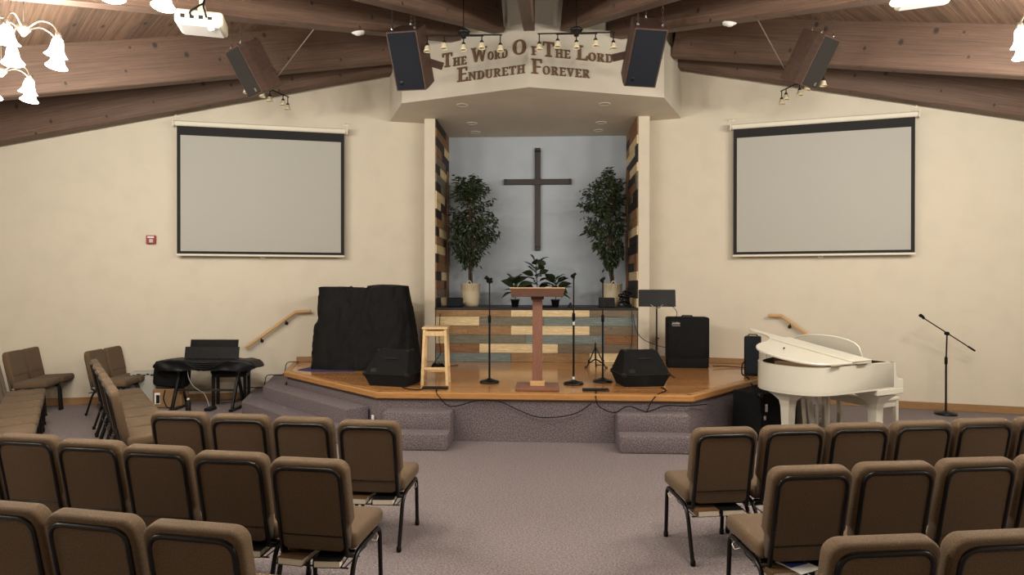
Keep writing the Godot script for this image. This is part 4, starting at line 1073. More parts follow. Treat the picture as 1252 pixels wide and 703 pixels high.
func rubber_plant(p: Vector3, h: float, n: int, sd: int, label: String, spread := 1.0):
	var r := RandomNumberGenerator.new()
	r.seed = sd
	var t := thing("rubber_plant", label, "plant", p, 0.0, "broad-leaved plants on the ledge")
	part(t, "pot", MB.new().lathe([Vector2(0, 0), Vector2(0.052, 0), Vector2(0.068, 0.10), Vector2(0.074, 0.10), Vector2(0.074, 0.12), Vector2(0.064, 0.12), Vector2(0.06, 0.105), Vector2(0, 0.105)], 20), "black_plastic")
	part(t, "soil", MB.new().lathe([Vector2(0.06, 0.106), Vector2(0, 0.110)], 14), "soil")
	part(t, "stem", MB.new().tube(spline([Vector3(0, 0.1, 0), Vector3(0.012, h * 0.45, 0.01), Vector3(-0.005, h * 0.75, 0), Vector3(0.01, h * 0.95, 0)]), 0.007, 6), "bark")
	var kinds := [leaf_mesh(0.22, 0.15, 0.25), leaf_mesh(0.18, 0.125, 0.4), leaf_mesh(0.24, 0.14, 0.1)]
	for k in n:
		var q := float(k) / (n - 1)
		var g := k * 2.4 + r.randf_range(-0.3, 0.3)
		var up := lerpf(-0.05, 0.95, q) + r.randf_range(-0.15, 0.15)
		var d := Vector3(cos(g), up, sin(g)).normalized()
		var b := Vector3(0.005, lerpf(0.20, h * 0.93, q), 0.0)
		var e := b + Vector3(d.x, 0.2, d.z) * 0.04 * spread
		var x := Vector3.UP.cross(d)
		x = x.normalized() if x.length() > 0.05 else Vector3.RIGHT
		var lf := part(t, "leaf", kinds[k % 3], "leaf_dark" if k % 2 else "leaf_mid", Transform3D((Basis(d, r.randf_range(-1.1, 1.1)) * Basis(x, d.cross(x), d)).scaled_local(Vector3.ONE * r.randf_range(0.85, 1.15)), e))
		part(lf, "stalk", MB.new().tube([lf.transform.affine_inverse() * b, Vector3(0, 0, 0.01)], 0.004, 5), "bark")

func plants():
	var y := 1.40
	ficus(Vector3(-1.10, y, -10.72), 2.06, Vector3(0.0, 0, 0), Vector2(0.44, 0.34), 11, "tall bushy ficus in a cream basket on the ledge, stool side", 0.0)
	ficus(Vector3(1.26, y, -10.78), 2.14, Vector3(-0.06, 0, 0), Vector2(0.46, 0.34), 23, "tall bushy ficus in a cream basket on the ledge, music stand side", 0.0)
	rubber_plant(Vector3(-0.34, y, -10.42), 0.46, 17, 3, "broad-leaved plant in a black pot on the ledge between the first ficus and the pulpit")
	rubber_plant(Vector3(0.0, y, -10.66), 0.78, 22, 8, "tallest broad-leaved plant on the ledge directly behind the pulpit", 1.4)
	rubber_plant(Vector3(0.31, y, -10.42), 0.46, 17, 15, "broad-leaved plant in a black pot on the ledge beside the white-banded microphone stand")
	var b := thing("small_speaker", "small black speaker box on the ledge in front of the stool-side ficus", "speaker", Vector3(-1.30, y, -10.30), 0.1)
	part(b, "case", MB.new().box(Vector3(0.25, 0.145, 0.16), Transform3D(), 0.012), "black_plastic", at(Vector3(0, 0.0735, 0)))
	part(b, "grille", MB.new().box(Vector3(0.22, 0.12, 0.01), Transform3D(), 0.004), "grille", at(Vector3(0, 0.073, 0.08)))
	var d := thing("twin_speaker", "black twin-cone speaker box on the ledge in front of the music-stand-side ficus", "speaker", Vector3(1.12, y, -10.30), -0.05)
	part(d, "case", MB.new().box(Vector3(0.25, 0.15, 0.16), Transform3D(), 0.008), "black_plastic", at(Vector3(0, 0.076, 0)))
	for s in [-1, 1]:
		part(d, "cone", MB.new().lathe([Vector2(0.0, -0.012), Vector2(0.02, -0.014), Vector2(0.042, 0.004), Vector2(0.05, 0.006), Vector2(0.052, 0.0)], 20, Transform3D(Basis(Vector3.RIGHT, PI / 2), Vector3(s * 0.06, 0.076, 0.082))), "grille_grey")
	var w := thing("cable_heap", "heap of black cables and a headset on the ledge end", "cables", Vector3(1.40, y, -10.28))
	var r := RandomNumberGenerator.new()
	r.seed = 4
	for k in 9:
		var pts := []
		var c := Vector3(r.randf_range(-0.05, 0.05), 0.05 + 0.022 * k, r.randf_range(-0.03, 0.03))
		var q := Basis.from_euler(Vector3(r.randf() * 3, r.randf() * 3, r.randf() * 3))
		for i in 19: pts.append((c + q * (Vector3(cos(TAU * i / 18), sin(TAU * i / 18), 0) * r.randf_range(0.055, 0.075))).max(Vector3(-0.12, 0.012, -0.12)))
		part(w, "loop", MB.new().tube(pts, 0.010, 6, false), "rubber")
	single("ledge_wedge", MB.new().slab(pv([[0, 0], [0.08, 0], [0.07, 0.075], [0.045, 0.075]]), -0.04, 0.04, 0.004), "black_plastic", "tiny black wedge on the ledge beside the broad-leaved plant", "box", at(Vector3(0.49, y + 0.001, -10.2)))
	single("ledge_tray", MB.new().lathe([Vector2(0, 0.0), Vector2(0.09, 0.0), Vector2(0.1, 0.018), Vector2(0.094, 0.018), Vector2(0.085, 0.006), Vector2(0, 0.006)], 20), "black_plastic", "shallow black saucer on the ledge behind the pulpit", "saucer", at(Vector3(0.16, y + 0.001, -10.25)))

# ------------------------------------------------------------------ white grand piano (local x to the tail, z to the treble side)
func curve2(pts: Array, n := 5) -> PackedVector2Array:
	var v := []
	for p in pts: v.append(Vector3(p[0], 0, p[1]))
	var out := PackedVector2Array()
	for q in spline(v, n): out.append(Vector2(q.x, q.z))
	return out

func piano():
	var t := thing("grand_piano", "white baby grand piano with its lid slightly raised beside the platform", "piano", Vector3(3.84, 0, -7.0), deg_to_rad(-150.0))
	var tail := [[0.95, 0.0], [1.12, 0.035], [1.24, 0.13], [1.31, 0.29], [1.32, 0.47], [1.27, 0.65], [1.15, 0.79], [1.0, 0.88], [0.84, 0.94], [0.71, 1.01], [0.60, 1.13], [0.53, 1.28], [0.43, 1.42], [0.2, 1.48]]
	var outline := PackedVector2Array([Vector2(0, 0)])
	outline.append_array(curve2(tail, 4))
	outline.append(Vector2(0, 1.48))
	var inner: PackedVector2Array = Geometry2D.offset_polygon(outline, -0.045)[0]
	var m := MB.new()
	var inside := MB.new()
	# rim: an upright band all round
	for ring in [[outline, false], [inner, true]]:
		var o: PackedVector2Array = ring[0]
		if Geometry2D.is_polygon_clockwise(o): o.reverse()
		m.st.set_smooth_group(1 if not ring[1] else 2)
		for i in o.size():
			var a := o[i]
			var b := o[(i + 1) % o.size()]
			if ring[1]: inside.quad(Vector3(a.x, 0.70, a.y), Vector3(b.x, 0.70, b.y), Vector3(b.x, 0.939, b.y), Vector3(a.x, 0.939, a.y))
			else: m.quad(Vector3(b.x, 0.68, b.y), Vector3(a.x, 0.68, a.y), Vector3(a.x, 0.94, a.y), Vector3(b.x, 0.94, b.y))
	var top := MB.new()
	part(t, "rim", m, "piano_white")
	part(t, "inner_rim", inside, "piano_inside", Transform3D(), "dark varnished inside of the rim")
	# flat top of the rim as a strip following the outline
	for i in outline.size():
		var a := outline[i]
		var b := outline[(i + 1) % outline.size()]
		var c := (a + b) / 2
		var n := Vector2(b.y - a.y, a.x - b.x).normalized()
		if Geometry2D.is_point_in_polygon(c + n * 0.01, outline): n = -n
		top.quad(Vector3(a.x, 0.94, a.y), Vector3(b.x, 0.94, b.y), Vector3(b.x - n.x * 0.047, 0.94, b.y - n.y * 0.047), Vector3(a.x - n.x * 0.047, 0.94, a.y - n.y * 0.047))
	part(t, "rim_top", top, "piano_white")
	part(t, "underside", MB.new().plan(outline, 0.655, 0.69, 0.006), "piano_white")
	part(t, "soundboard", MB.new().plan(inner, 0.76, 0.78), "piano_inside")
	part(t, "plate", MB.new().plan(Geometry2D.offset_polygon(inner, -0.05)[0], 0.80, 0.815, 0.004), "brown_vinyl", Transform3D(), "bronze coloured iron plate")
	# keyboard end
	part(t, "keybed", MB.new().bx(Vector3(-0.14, 0.60, -0.005), Vector3(0.30, 0.665, 1.485), 0.008), "piano_white")
	part(t, "key_slip", MB.new().bx(Vector3(-0.14, 0.66, 0.07), Vector3(-0.115, 0.72, 1.41), 0.005), "piano_white")
	part(t, "fallboard", MB.new().bx(Vector3(0.02, 0.70, 0.07), Vector3(0.04, 0.90, 1.41), 0.005), "piano_white")
	for z in [0.035, 1.445]:
		part(t, "cheek", MB.new().slab(pv([[-0.14, 0.66], [0.02, 0.66], [0.02, 0.935], [0.0, 0.935], [-0.005, 0.90], [-0.02, 0.80], [-0.05, 0.765], [-0.14, 0.755]]), z - 0.038, z + 0.038, 0.008, 2), "piano_white")
	var keys := MB.new()
	var blacks := MB.new()
	for k in 52:
		keys.bx(Vector3(-0.112, 0.705, 0.078 + k * 0.0255), Vector3(0.02, 0.725, 0.078 + (k + 1) * 0.0255 - 0.001), 0.001)
		if k % 7 in [0, 2, 3, 5, 6]: blacks.bx(Vector3(-0.07, 0.72, 0.078 + (k + 1) * 0.0255 - 0.006), Vector3(0.02, 0.737, 0.078 + (k + 1) * 0.0255 + 0.006), 0.001)
	part(t, "white_keys", keys, "ivory")
	part(t, "black_keys", blacks, "book_black")
	# lid hinged on the straight side
	var lid := thing_child(t, "lid")
	var hinge := Transform3D(Basis(Vector3.RIGHT, -deg_to_rad(8.9)), Vector3(0, 0.952, -0.015))
	var shape := PackedVector2Array([Vector2(0.42, 0)])
	var wide := []
	for p in tail: wide.append([p[0] + 0.025 * (1.0 if p[0] > 0.6 else 0.0), p[1] + (0.03 if p[1] > 0.5 else 0.012)])
	wide[wide.size() - 1] = [0.42, 1.61]
	wide[wide.size() - 2] = [0.51, 1.52]
	shape.append_array(curve2(wide, 4))
	part(lid, "panel", MB.new().plan(shape, 0.0, 0.022, 0.005), "piano_white", hinge)
	part(lid, "front_flap", MB.new().bx(Vector3(0.42, 0.023, 0.0), Vector3(0.72, 0.04, 1.02), 0.004), "piano_white", hinge)
	for x in [0.5, 0.9]:
		part(lid, "hinge", MB.new().bx(Vector3(x, -0.012, -0.006), Vector3(x + 0.14, 0.006, 0.01), 0.002), "nickel", hinge)
	part(lid, "knob", MB.new().lathe([Vector2(0, 0.02), Vector2(0.01, 0.016), Vector2(0.007, 0.0)], 10, at(Vector3(0.98, 0.022, 0.62))), "black_metal", hinge)
	part(t, "prop", MB.new().tube([Vector3(0.9, 0.80, 0.88), Vector3(0.9, 1.08, 0.91)], 0.007, 6), "piano_white")
	# music desk
	var arch := PackedVector2Array([Vector2(0.22, 0.0)])
	for k in 13:
		var g := PI * k / 12
		arch.append(Vector2(0.66 - cos(g) * 0.44, 0.06 + pow(sin(g), 0.55) * 0.19))
	arch.append(Vector2(1.10, 0.0))
	part(t, "music_desk", MB.new().slab(arch, -0.006, 0.006, 0.003, 1, Transform3D(Basis(Vector3(0, 0, 1), Vector3(0.25, 0.97, 0).normalized(), Vector3(-0.97, 0.25, 0).normalized()), Vector3(0.22, 0.945, 0.0))), "piano_white")
	var edge := []
	for p in arch: edge.append(Vector3(0.22 + p.y * 0.25, 0.945 + p.y * 0.97, p.x))
	part(t, "desk_edge", MB.new().tube(edge, 0.010, 6), "piano_white")
	# legs
	for q in [[0.14, 0.13, 0.60], [0.14, 1.34, 0.60], [1.10, 0.44, 0.655]]:
		var top_y: float = q[2]
		var leg := MB.new()
		var prof := [[0.0, 0.034], [0.07, 0.036], [0.075, 0.030], [0.10, 0.030], [0.105, 0.038], [top_y - 0.16, 0.052], [top_y - 0.10, 0.062], [top_y - 0.05, 0.10], [top_y, 0.155]]
		for i in prof.size() - 1:
			var a: Array = prof[i]
			var b: Array = prof[i + 1]
			leg.st.set_smooth_group(-1)
			for k in 4:
				var c0 := Vector2(1, 1).rotated(PI / 2 * k)
				var c1 := Vector2(1, 1).rotated(PI / 2 * (k + 1))
				leg.quad(Vector3(c1.x * a[1], a[0], c1.y * a[1]), Vector3(c0.x * a[1], a[0], c0.y * a[1]), Vector3(c0.x * b[1], b[0], c0.y * b[1]), Vector3(c1.x * b[1], b[0], c1.y * b[1]))
		var lg := part(t, "leg", leg, "piano_white", at(Vector3(q[0], 0.0, q[1])))
		part(lg, "caster", MB.new().lathe([Vector2(0, -0.012), Vector2(0.02, -0.012), Vector2(0.022, 0.0), Vector2(0.02, 0.012), Vector2(0, 0.012)], 14, Transform3D(Basis(Vector3.RIGHT, PI / 2), Vector3(0, 0.022, 0))), "nickel")
	var lyre := part(t, "pedal_lyre", MB.new().bar(Vector3(0.22, 0.12, 0.63), Vector3(0.22, 0.655, 0.63), 0.03, 0.03, Vector3(0, 0, 1)).bar(Vector3(0.22, 0.12, 0.77), Vector3(0.22, 0.655, 0.77), 0.03, 0.03, Vector3(0, 0, 1)).bx(Vector3(0.16, 0.06, 0.58), Vector3(0.28, 0.12, 0.82)), "piano_white")
	for k in 3:
		part(lyre, "pedal", MB.new().bx(Vector3(0.02, 0.055, 0.63 + k * 0.06), Vector3(0.17, 0.065, 0.65 + k * 0.06), 0.003), "nickel")
	# bench
	var bx := Transform3D(Basis(Vector3.UP, deg_to_rad(-150.0)), Vector3(3.84, 0, -7.0))
	var b := thing("piano_bench", "white wooden piano bench drawn up to the piano keyboard", "bench", bx * Vector3(-0.36, 0, 0.66), deg_to_rad(-150.0))
	part(b, "seat", MB.new().bx(Vector3(-0.17, 0.455, -0.38), Vector3(0.17, 0.49, 0.38), 0.008), "piano_white")
	part(b, "apron", MB.new().bx(Vector3(-0.15, 0.38, -0.36), Vector3(0.15, 0.456, 0.36), 0.004), "piano_white")
	for q in [[-1, -1], [1, -1], [1, 1], [-1, 1]]:
		part(b, "leg", MB.new().bar(Vector3(q[0] * 0.14, 0, q[1] * 0.35), Vector3(q[0] * 0.14, 0.455, q[1] * 0.35), 0.045, 0.045, Vector3(0, 0, 1)), "piano_white")
	# black gear between platform and piano
	var rk := thing("equipment_case", "large black equipment case on the carpet beneath the piano tail", "case", Vector3(2.70, 0, -7.64), 0.55)
	part(rk, "case", MB.new().box(Vector3(0.62, 0.50, 0.40), Transform3D(), 0.012), "black_carpet", at(Vector3(0, 0.28, 0)))
	for s in [-1, 1]:
		for h in [0.05, 0.51]:
			part(rk, "corner", MB.new().rbox(Vector3(0.05, 0.05, 0.05), 0.014, at(Vector3(s * 0.292, h, 0.182)), 4), "black_metal")
	part(rk, "latch", MB.new().bx(Vector3(-0.24, 0.33, 0.198), Vector3(-0.20, 0.42, 0.212), 0.003), "chrome")
	part(rk, "latch", MB.new().bx(Vector3(-0.26, 0.24, 0.198), Vector3(-0.225, 0.29, 0.212), 0.003), "chrome")
	part(rk, "latch", MB.new().lathe([Vector2(0.012, -0.006), Vector2(0.02, 0.0), Vector2(0.012, 0.006), Vector2(0.012, -0.006)], 14, Transform3D(Basis(Vector3.RIGHT, PI / 2), Vector3(-0.05, 0.12, 0.205))), "chrome")
	for s in [-1, 1]:
		part(rk, "foot", MB.new().bx(Vector3(s * 0.25 - 0.03, 0.0, -0.15), Vector3(s * 0.25 + 0.03, 0.031, 0.15)), "rubber")
	var sp := thing("slim_speaker", "slim upright black loudspeaker on the platform corner behind the piano lid", "loudspeaker", Vector3(2.93, STAGE, -8.80), -0.35)
	part(sp, "cabinet", MB.new().box(Vector3(0.21, 0.52, 0.22), Transform3D(), 0.014), "black_plastic", at(Vector3(0, 0.262, 0)))
	part(sp, "grille", MB.new().box(Vector3(0.18, 0.47, 0.012), Transform3D(), 0.005), "grille", at(Vector3(0, 0.265, 0.113)))
	part(sp, "handle", MB.new().tube(rounded([Vector3(-0.06, 0.52, 0), Vector3(-0.05, 0.545, 0), Vector3(0.05, 0.545, 0), Vector3(0.06, 0.52, 0)], 0.01, 3), 0.008, 6), "rubber")
	cable([Vector3(2.80, 0.75, -8.67), Vector3(2.72, 0.72, -8.55), Vector3(2.70, 0.60, -8.5), Vector3(2.74, 0.57, -8.42), Vector3(2.74, 0.48, -8.15), Vector3(2.70, 0.53, -7.95)], "black cable looping from the slim loudspeaker down to the equipment case", 0.009)
	for k in 2:
		var bd := thing("binder", ["white binder standing upright under the piano", "white binder leaning against the upright one under the piano"][k], "binder", Vector3(3.14 + k * 0.085, 0, -7.80), 0.3, "white binders under the piano")
		part(bd, "cover", MB.new().box(Vector3(0.06, 0.42, 0.24), Transform3D(), 0.005), "white", Transform3D(Basis(Vector3(0, 0, 1), 0.10 + 0.05 * k), Vector3(0, 0.215, 0)))
		part(bd, "pages", MB.new().box(Vector3(0.044, 0.405, 0.01)), "page", Transform3D(Basis(Vector3(0, 0, 1), 0.10 + 0.05 * k), Vector3(0, 0.215, 0.117)))

func thing_child(parent: Node3D, called: String) -> Node3D:
	var o := Node3D.new()
	o.name = called
	parent.add_child(o, true)
	return o

# ------------------------------------------------------------------ keyboard corner
func keyboard_corner():
	var t := thing("digital_piano", "electronic keyboard under a black cloth on a folding stand by the wall", "keyboard", Vector3(-4.6, 0, -8.86), 0.03)
	part(t, "case", MB.new().bx(Vector3(-0.68, 0.60, -0.17), Vector3(0.68, 0.685, 0.16), 0.015), "black_plastic")
	var n := FastNoiseLite.new()
	n.seed = 2
	n.frequency = 2.5
	# cloth: over the back, the top and hanging at the front, with swags
	part(t, "cover", MB.new().grid(80, 26, func(u, v):
		var x: float = lerpf(-0.72, 0.74, u)
		var e := 1.0 - pow(absf(u * 2 - 1), 14.0)
		var sag := 0.010 * absf(sin(u * 9.0)) + 0.012 * n.get_noise_2d(x * 3.0, 1.0)
		var z: float
		var y: float
		if v < 0.2:
			z = -0.185; y = lerpf(0.56, 0.70, v / 0.2)
		elif v < 0.6:
			z = lerpf(-0.185, 0.175, (v - 0.2) / 0.4); y = 0.703 + 0.006 * sin(x * 31.0 + z * 20.0)
		else:
			var w: float = (v - 0.6) / 0.4
			z = 0.185 + 0.005 * sin(x * 30.0) * w + 0.008 * sin((x * x * 14.0) + w * 5.0)
			y = lerpf(0.70, 0.565 - sag, w)
		return Vector3(x, lerpf(0.60, y, e), z * lerpf(0.75, 1.0, e))), "satin_cloth")
	for k in 4:
		# swag folds hanging below the music rest
		var pts := []
		for i in 13:
			var q := i / 12.0
			pts.append(Vector3(lerpf(-0.36 + k * 0.02, 0.40 - k * 0.02, q), 0.70 - sin(q * PI) * (0.03 + k * 0.028), 0.185 + 0.008 * sin(q * PI)))
		part(t, "swag", MB.new().tube(pts, 0.010, 6), "satin_cloth")
	part(t, "music_rest", MB.new().box(Vector3(0.78, 0.17, 0.014), Transform3D(), 0.004), "black_plastic", Transform3D(Basis(Vector3.RIGHT, -0.2), Vector3(0.02, 0.785, -0.06)))
	part(t, "music_folder", MB.new().box(Vector3(0.69, 0.25, 0.012), Transform3D(), 0.003), "book_black", Transform3D(Basis(Vector3.RIGHT, -0.2), Vector3(0.03, 0.845, -0.10)))
	for s in [-1, 1]:
		var x := -0.42 if s < 0 else 0.42
		part(t, "leg", MB.new().bar(Vector3(x, 0.0, 0.20), Vector3(x, 0.60, -0.05), 0.05, 0.03, Vector3.RIGHT), "black_metal")
		part(t, "leg", MB.new().bar(Vector3(x, 0.0, -0.20), Vector3(x, 0.60, 0.05), 0.05, 0.03, Vector3.RIGHT), "black_metal")
		part(t, "foot", MB.new().bx(Vector3(x - 0.03, 0.0, -0.24), Vector3(x + 0.03, 0.035, 0.24), 0.01), "black_metal")
	part(t, "crossbar", MB.new().bx(Vector3(-0.42, 0.255, 0.02), Vector3(0.42, 0.285, 0.05), 0.004), "grille_grey")
	part(t, "pedal", MB.new().bx(Vector3(0.03, 0.0, 0.02), Vector3(0.13, 0.045, 0.2), 0.01), "black_plastic")
	part(t, "hanging_cord", MB.new().tube(spline([Vector3(-0.25, 0.60, 0.1), Vector3(-0.22, 0.45, 0.12), Vector3(-0.15, 0.32, 0.10), Vector3(-0.02, 0.22, 0.08), Vector3(0.06, 0.05, 0.1)]), 0.0022, 6), "white")
	var b := thing("keyboard_bench", "small black bench tucked under the covered keyboard", "bench", Vector3(-4.42, 0, -9.16), 0.2)
	part(b, "seat", MB.new().rbox(Vector3(0.50, 0.06, 0.27), 0.02, at(Vector3(0, 0.50, 0)), 5), "black_cloth")
	part(b, "apron", MB.new().bx(Vector3(-0.23, 0.42, -0.12), Vector3(0.23, 0.475, 0.12)), "black_plastic")
	for q in [[-1, -1], [1, -1], [1, 1], [-1, 1]]:
		part(b, "leg", MB.new().bar(Vector3(q[0] * 0.215, 0, q[1] * 0.11), Vector3(q[0] * 0.215, 0.47, q[1] * 0.11), 0.04, 0.04, Vector3(0, 0, 1)), "black_plastic")
	var a := thing("combo_amplifier", "brown vinyl amplifier on the carpet under the covered keyboard's end", "amplifier", Vector3(-5.22, 0, -8.98), 0.1)
	part(a, "case", MB.new().box(Vector3(0.40, 0.27, 0.24), Transform3D(), 0.015), "brown_vinyl", at(Vector3(0, 0.137, 0)))
	part(a, "panel", MB.new().box(Vector3(0.075, 0.16, 0.008), Transform3D(), 0.002), "white", at(Vector3(-0.13, 0.14, 0.122)))
	part(a, "switch", MB.new().box(Vector3(0.05, 0.12, 0.01), Transform3D(), 0.002), "black_plastic", at(Vector3(-0.12, 0.13, 0.125)))
	part(a, "strap", MB.new().tube(spline([Vector3(-0.02, 0.26, 0.128), Vector3(-0.04, 0.14, 0.132), Vector3(0.0, 0.03, 0.132), Vector3(0.06, 0.012, 0.16)]), 0.007, 6), "rubber")
	var g := thing("gig_bag", "soft black bag slumped on the brown amplifier", "bag", Vector3(-5.20, 0.275, -8.98), 0.1)
	part(g, "body", MB.new().rbox(Vector3(0.46, 0.30, 0.25), 0.07, Transform3D(Basis(Vector3(0, 0, 1), -0.08), Vector3(0, 0.165, 0)), 6), "black_cloth")
	part(g, "pocket", MB.new().rbox(Vector3(0.34, 0.19, 0.06), 0.025, Transform3D(Basis(Vector3(0, 0, 1), -0.08), Vector3(0.0, 0.13, 0.125)), 5), "black_cloth")
	part(g, "handle", MB.new().tube(spline([Vector3(-0.08, 0.31, 0.0), Vector3(-0.06, 0.345, 0.0), Vector3(0.06, 0.335, 0.0), Vector3(0.08, 0.295, 0.0)]), 0.010, 6), "rubber")
	var w := thing("carton", "low pale printed carton on the carpet against the cream wall", "carton", Vector3(-5.62, 0, -9.02), WA)
	part(w, "box", MB.new().box(Vector3(0.34, 0.50, 0.20), Transform3D(), 0.006), "screen_white", at(Vector3(0, 0.251, 0)))
	for k in 5:
		part(w, "print", MB.new().box(Vector3(0.04 + 0.012 * (k % 3), 0.022, 0.004), Transform3D(), 0.001), "grille_grey", at(Vector3(-0.12 + k * 0.06, 0.455 + 0.012 * (k % 2), 0.1)))
	var bt := thing("water_bottle", "small dark bottle with white cap on the carpet behind the drum-side front row", "bottle", Vector3(-4.72, 0, -8.55))
	part(bt, "body", MB.new().lathe([Vector2(0, 0), Vector2(0.032, 0), Vector2(0.034, 0.02), Vector2(0.034, 0.14), Vector2(0.016, 0.17), Vector2(0.014, 0.18), Vector2(0, 0.18)], 18), "black_plastic")
	part(bt, "cap", MB.new().lathe([Vector2(0, 0.205), Vector2(0.016, 0.203), Vector2(0.017, 0.178), Vector2(0, 0.178)], 14), "white")

# ------------------------------------------------------------------ chairs
func make_chair() -> Node3D:
	var t := Node3D.new()
	t.name = numbered("stacking_chair")
	add_child(t)
	var lean := Transform3D(Basis(Vector3.RIGHT, 0.20), Vector3(0, 0.385, 0.135))
	var poly := PackedVector2Array([Vector2(-0.19, 0.0), Vector2(0.19, 0.0), Vector2(0.192, 0.11), Vector2(0.212, 0.15)])
	for q in rrect(0.424, 0.48, 0.062, 6):
		if q.y > 0.2: poly.append(q)
	poly.append(Vector2(-0.212, 0.15))
	poly.append(Vector2(-0.192, 0.11))
	var back := part(t, "backrest", MB.new().slab(poly, -0.045, 0.028, 0.021, 4, lean, true), "fabric")
	part(back, "back_panel", MB.new().slab(rrect(0.362, 0.447, 0.05, 5, -0.012), 0.02, 0.032, 0.005, 2, lean), "fabric")
	part(back, "seam", MB.new().tube([lean * Vector3(-0.165, 0.075, 0.034), lean * Vector3(0.165, 0.075, 0.034)], 0.0025, 5), "chair_metal")
	part(back, "seam", MB.new().tube([lean * Vector3(-0.185, 0.15, -0.0455), lean * Vector3(0.185, 0.15, -0.0455)], 0.003, 5), "chair_metal")
	var f := []
	for q in rounded([Vector3(-0.178, -0.03, 0.028), Vector3(-0.178, 0.443, 0.028), Vector3(0.178, 0.443, 0.028), Vector3(0.178, -0.03, 0.028)], 0.066, 6): f.append(lean * q)
	f.push_front(Vector3(-0.195, 0.335, 0.12))
	f.push_back(Vector3(0.195, 0.335, 0.12))
	part(t, "back_frame", MB.new().tube(f, 0.0125, 8), "chair_metal", Transform3D(), "black steel tube set into the rear of the back")
	part(t, "seat", MB.new().rbox(Vector3(0.437, 0.092, 0.405), 0.034, Transform3D(Basis(Vector3.RIGHT, 0.03), Vector3(0, 0.412, -0.075)), 8), "fabric")
	for s in [-1, 1]:
		var x: float = s * 0.203
		part(t, "leg", MB.new().tube(rounded([Vector3(x, 0.352, -0.15), Vector3(x, 0.342, 0.115), Vector3(x, 0.012, 0.215)], 0.09, 6), 0.0135, 8), "chair_metal")
		part(t, "leg", MB.new().tube(rounded([Vector3(x, 0.355, -0.12), Vector3(x, 0.36, -0.24), Vector3(x, 0.012, -0.262)], 0.06, 6), 0.0135, 8), "chair_metal")
		for z in [0.216, -0.262]:
			part(t, "glide", MB.new().lathe([Vector2(0, 0), Vector2(0.014, 0), Vector2(0.017, 0.012), Vector2(0.016, 0.035), Vector2(0, 0.035)], 10), "rubber", at(Vector3(x, 0, z)))
		part(t, "ganging_hook", MB.new().tube(rounded([Vector3(s * 0.205, 0.35, -0.16), Vector3(s * 0.228, 0.335, -0.16), Vector3(s * 0.228, 0.315, -0.13), Vector3(s * 0.205, 0.33, -0.11)], 0.01, 3), 0.003, 5), "nickel")
	for z in [-0.19, 0.10]:
		part(t, "crossbar", MB.new().tube([Vector3(-0.2, 0.35, z), Vector3(0.2, 0.35, z)], 0.010, 8), "chair_metal")
	var rack := MB.new()
	for x in [-0.18, -0.09, 0.0, 0.09, 0.18]:
		rack.tube(rounded([Vector3(x, 0.345, -0.12), Vector3(x, 0.298, -0.11), Vector3(x, 0.298, 0.19)], 0.02, 3), 0.0035, 5)
	rack.tube([Vector3(-0.2, 0.298, 0.19), Vector3(0.2, 0.298, 0.19)], 0.0045, 6)
	rack.tube([Vector3(-0.2, 0.298, 0.04), Vector3(0.2, 0.298, 0.04)], 0.0035, 5)
	part(t, "book_rack", rack, "chair_metal")
	return t

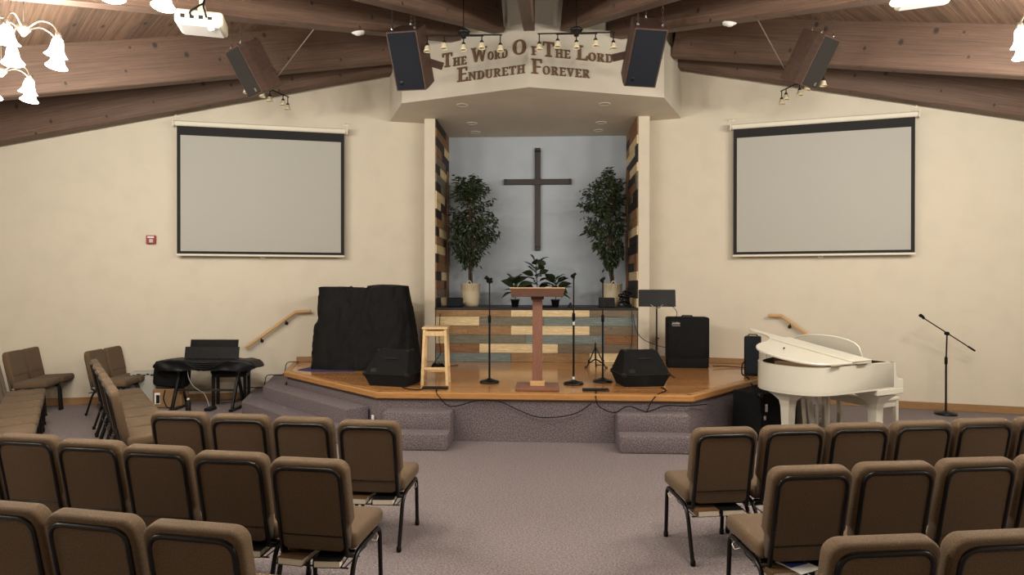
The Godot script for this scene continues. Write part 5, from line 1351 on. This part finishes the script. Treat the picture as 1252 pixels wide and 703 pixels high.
func chairs():
	var proto := make_chair()
	var first := true
	var ord := ["aisle-end chair", "second chair from the aisle", "third chair from the aisle", "fourth chair from the aisle", "fifth chair from the aisle", "sixth chair from the aisle", "seventh chair from the aisle"]
	# back-top point of the aisle chair, step to the next, turn in degrees, count
	var rows := [
		[Vector2(1.27, -4.06), Vector2(0.45, -0.092), 9.5, 7, "piano-side front row"],
		[Vector2(1.45, -3.21), Vector2(0.46, -0.098), 8.0, 5, "piano-side second row"],
		[Vector2(1.34, -2.31), Vector2(0.455, -0.075), 9.0, 3, "piano-side third row"],
		[Vector2(-1.02, -4.15), Vector2(-0.468, -0.073), -3.5, 4, "keyboard-side front row"],
		[Vector2(-1.07, -3.21), Vector2(-0.465, -0.108), -6.5, 6, "keyboard-side second row"],
		[Vector2(-1.17, -2.31), Vector2(-0.455, -0.09), -9.0, 4, "keyboard-side third row"],
		[Vector2(-3.63, -5.38), Vector2(-0.315, -0.392), -51.2, 6, "angled side row nearer the keyboard"],
		[Vector2(-4.87, -5.27), Vector2(-0.302, -0.397), -52.6, 6, "angled side row further from the keyboard"],
		[Vector2(-7.05, -8.31), Vector2(-0.12, -0.44), -74.3, 2, "wall pair away from the keyboard"],
		[Vector2(-6.05, -8.50), Vector2(-0.06, -0.45), -81.0, 2, "wall pair beside the covered keyboard"]]
	var spots := {}
	for k in rows.size():
		var w: Array = rows[k]
		var g := deg_to_rad(w[2])
		var fwd := Vector2(-sin(g), -cos(g))
		for i in w[3]:
			var c := proto if first else proto.duplicate()
			if not first:
				c.name = numbered("stacking_chair")
				add_child(c)
			first = false
			var q: Vector2 = w[0] + w[1] * i + fwd * 0.25
			c.position = Vector3(q.x, 0, q.y)
			c.rotation.y = g + deg_to_rad([0.0, 0.8, -0.6, 0.4][(i + k) % 4])
			var which: String = ord[i]
			if k in [6, 7]: which = ["platform-facing end chair", "second chair", "third chair", "fourth chair", "fifth chair", "wall-end chair"][i]
			elif k > 7: which = ["aisle-side chair", "wall-side chair"][i]
			tag(c, "brown fabric chair, " + which + " of the " + w[4], "chair", "brown upholstered church chairs")
			spots[Vector2i(k, i)] = c.transform
	# hymn books and papers on the racks
	var list := [
		[Vector2i(3, 0), -0.09, "book_brown", 0.0, "brown hymn book under the aisle-end chair, keyboard-side front row"],
		[Vector2i(3, 0), 0.085, "book_black", 0.1, "black hymn book under the aisle-end chair, keyboard-side front row"],
		[Vector2i(4, 0), -0.10, "book_brown", -0.05, "brown hymn book under the aisle-end chair, keyboard-side second row"],
		[Vector2i(4, 0), 0.085, "book_black", 0.12, "black hymn book under the aisle-end chair, keyboard-side second row"],
		[Vector2i(4, 1), 0.09, "book_black", 0.05, "black hymn book under the second chair, keyboard-side second row"],
		[Vector2i(0, 0), -0.10, "book_brown", 0.0, "brown hymn book under the aisle-end chair, piano-side front row"],
		[Vector2i(0, 0), 0.06, "book_black", 0.0, "black hymn book under the aisle-end chair, piano-side front row"],
		[Vector2i(1, 0), -0.12, "book_brown", 0.0, "brown hymn book under the aisle-end chair, piano-side second row"],
		[Vector2i(1, 0), 0.10, "book_black", -0.05, "black hymn book under the aisle-end chair, piano-side second row"],
		[Vector2i(1, 1), -0.08, "book_black", 0.0, "black hymn book under the second chair, piano-side second row"]]
	for b in list:
		var t := thing("hymn_book", b[4], "book", Vector3.ZERO, 0.0, "hymn books on the chair racks")
		t.transform = spots[b[0]] * at(Vector3(b[1], 0.303, 0.115), b[3])
		part(t, "pages", MB.new().bx(Vector3(-0.068, 0.003, -0.10), Vector3(0.066, 0.035, 0.104), 0.002), "page")
		part(t, "cover", MB.new().bx(Vector3(-0.072, 0.035, -0.105), Vector3(0.072, 0.038, 0.105), 0.001).bx(Vector3(-0.072, 0.0, -0.105), Vector3(0.072, 0.003, 0.105), 0.001).bx(Vector3(-0.074, 0.0, -0.105), Vector3(-0.070, 0.038, 0.105), 0.001), b[2])
	var mg := thing("bulletin", "white bulletin with a blue picture under the aisle-end chair, piano-side second row", "paper")
	mg.transform = spots[Vector2i(1, 0)] * at(Vector3(-0.035, 0.343, 0.14), 0.35)
	part(mg, "sheet", MB.new().bx(Vector3(-0.07, 0.0, -0.10), Vector3(0.07, 0.004, 0.10), 0.001), "paper")
	part(mg, "picture", MB.new().bx(Vector3(-0.06, 0.0035, -0.08), Vector3(0.06, 0.0048, 0.03), 0.0005), "book_blue")
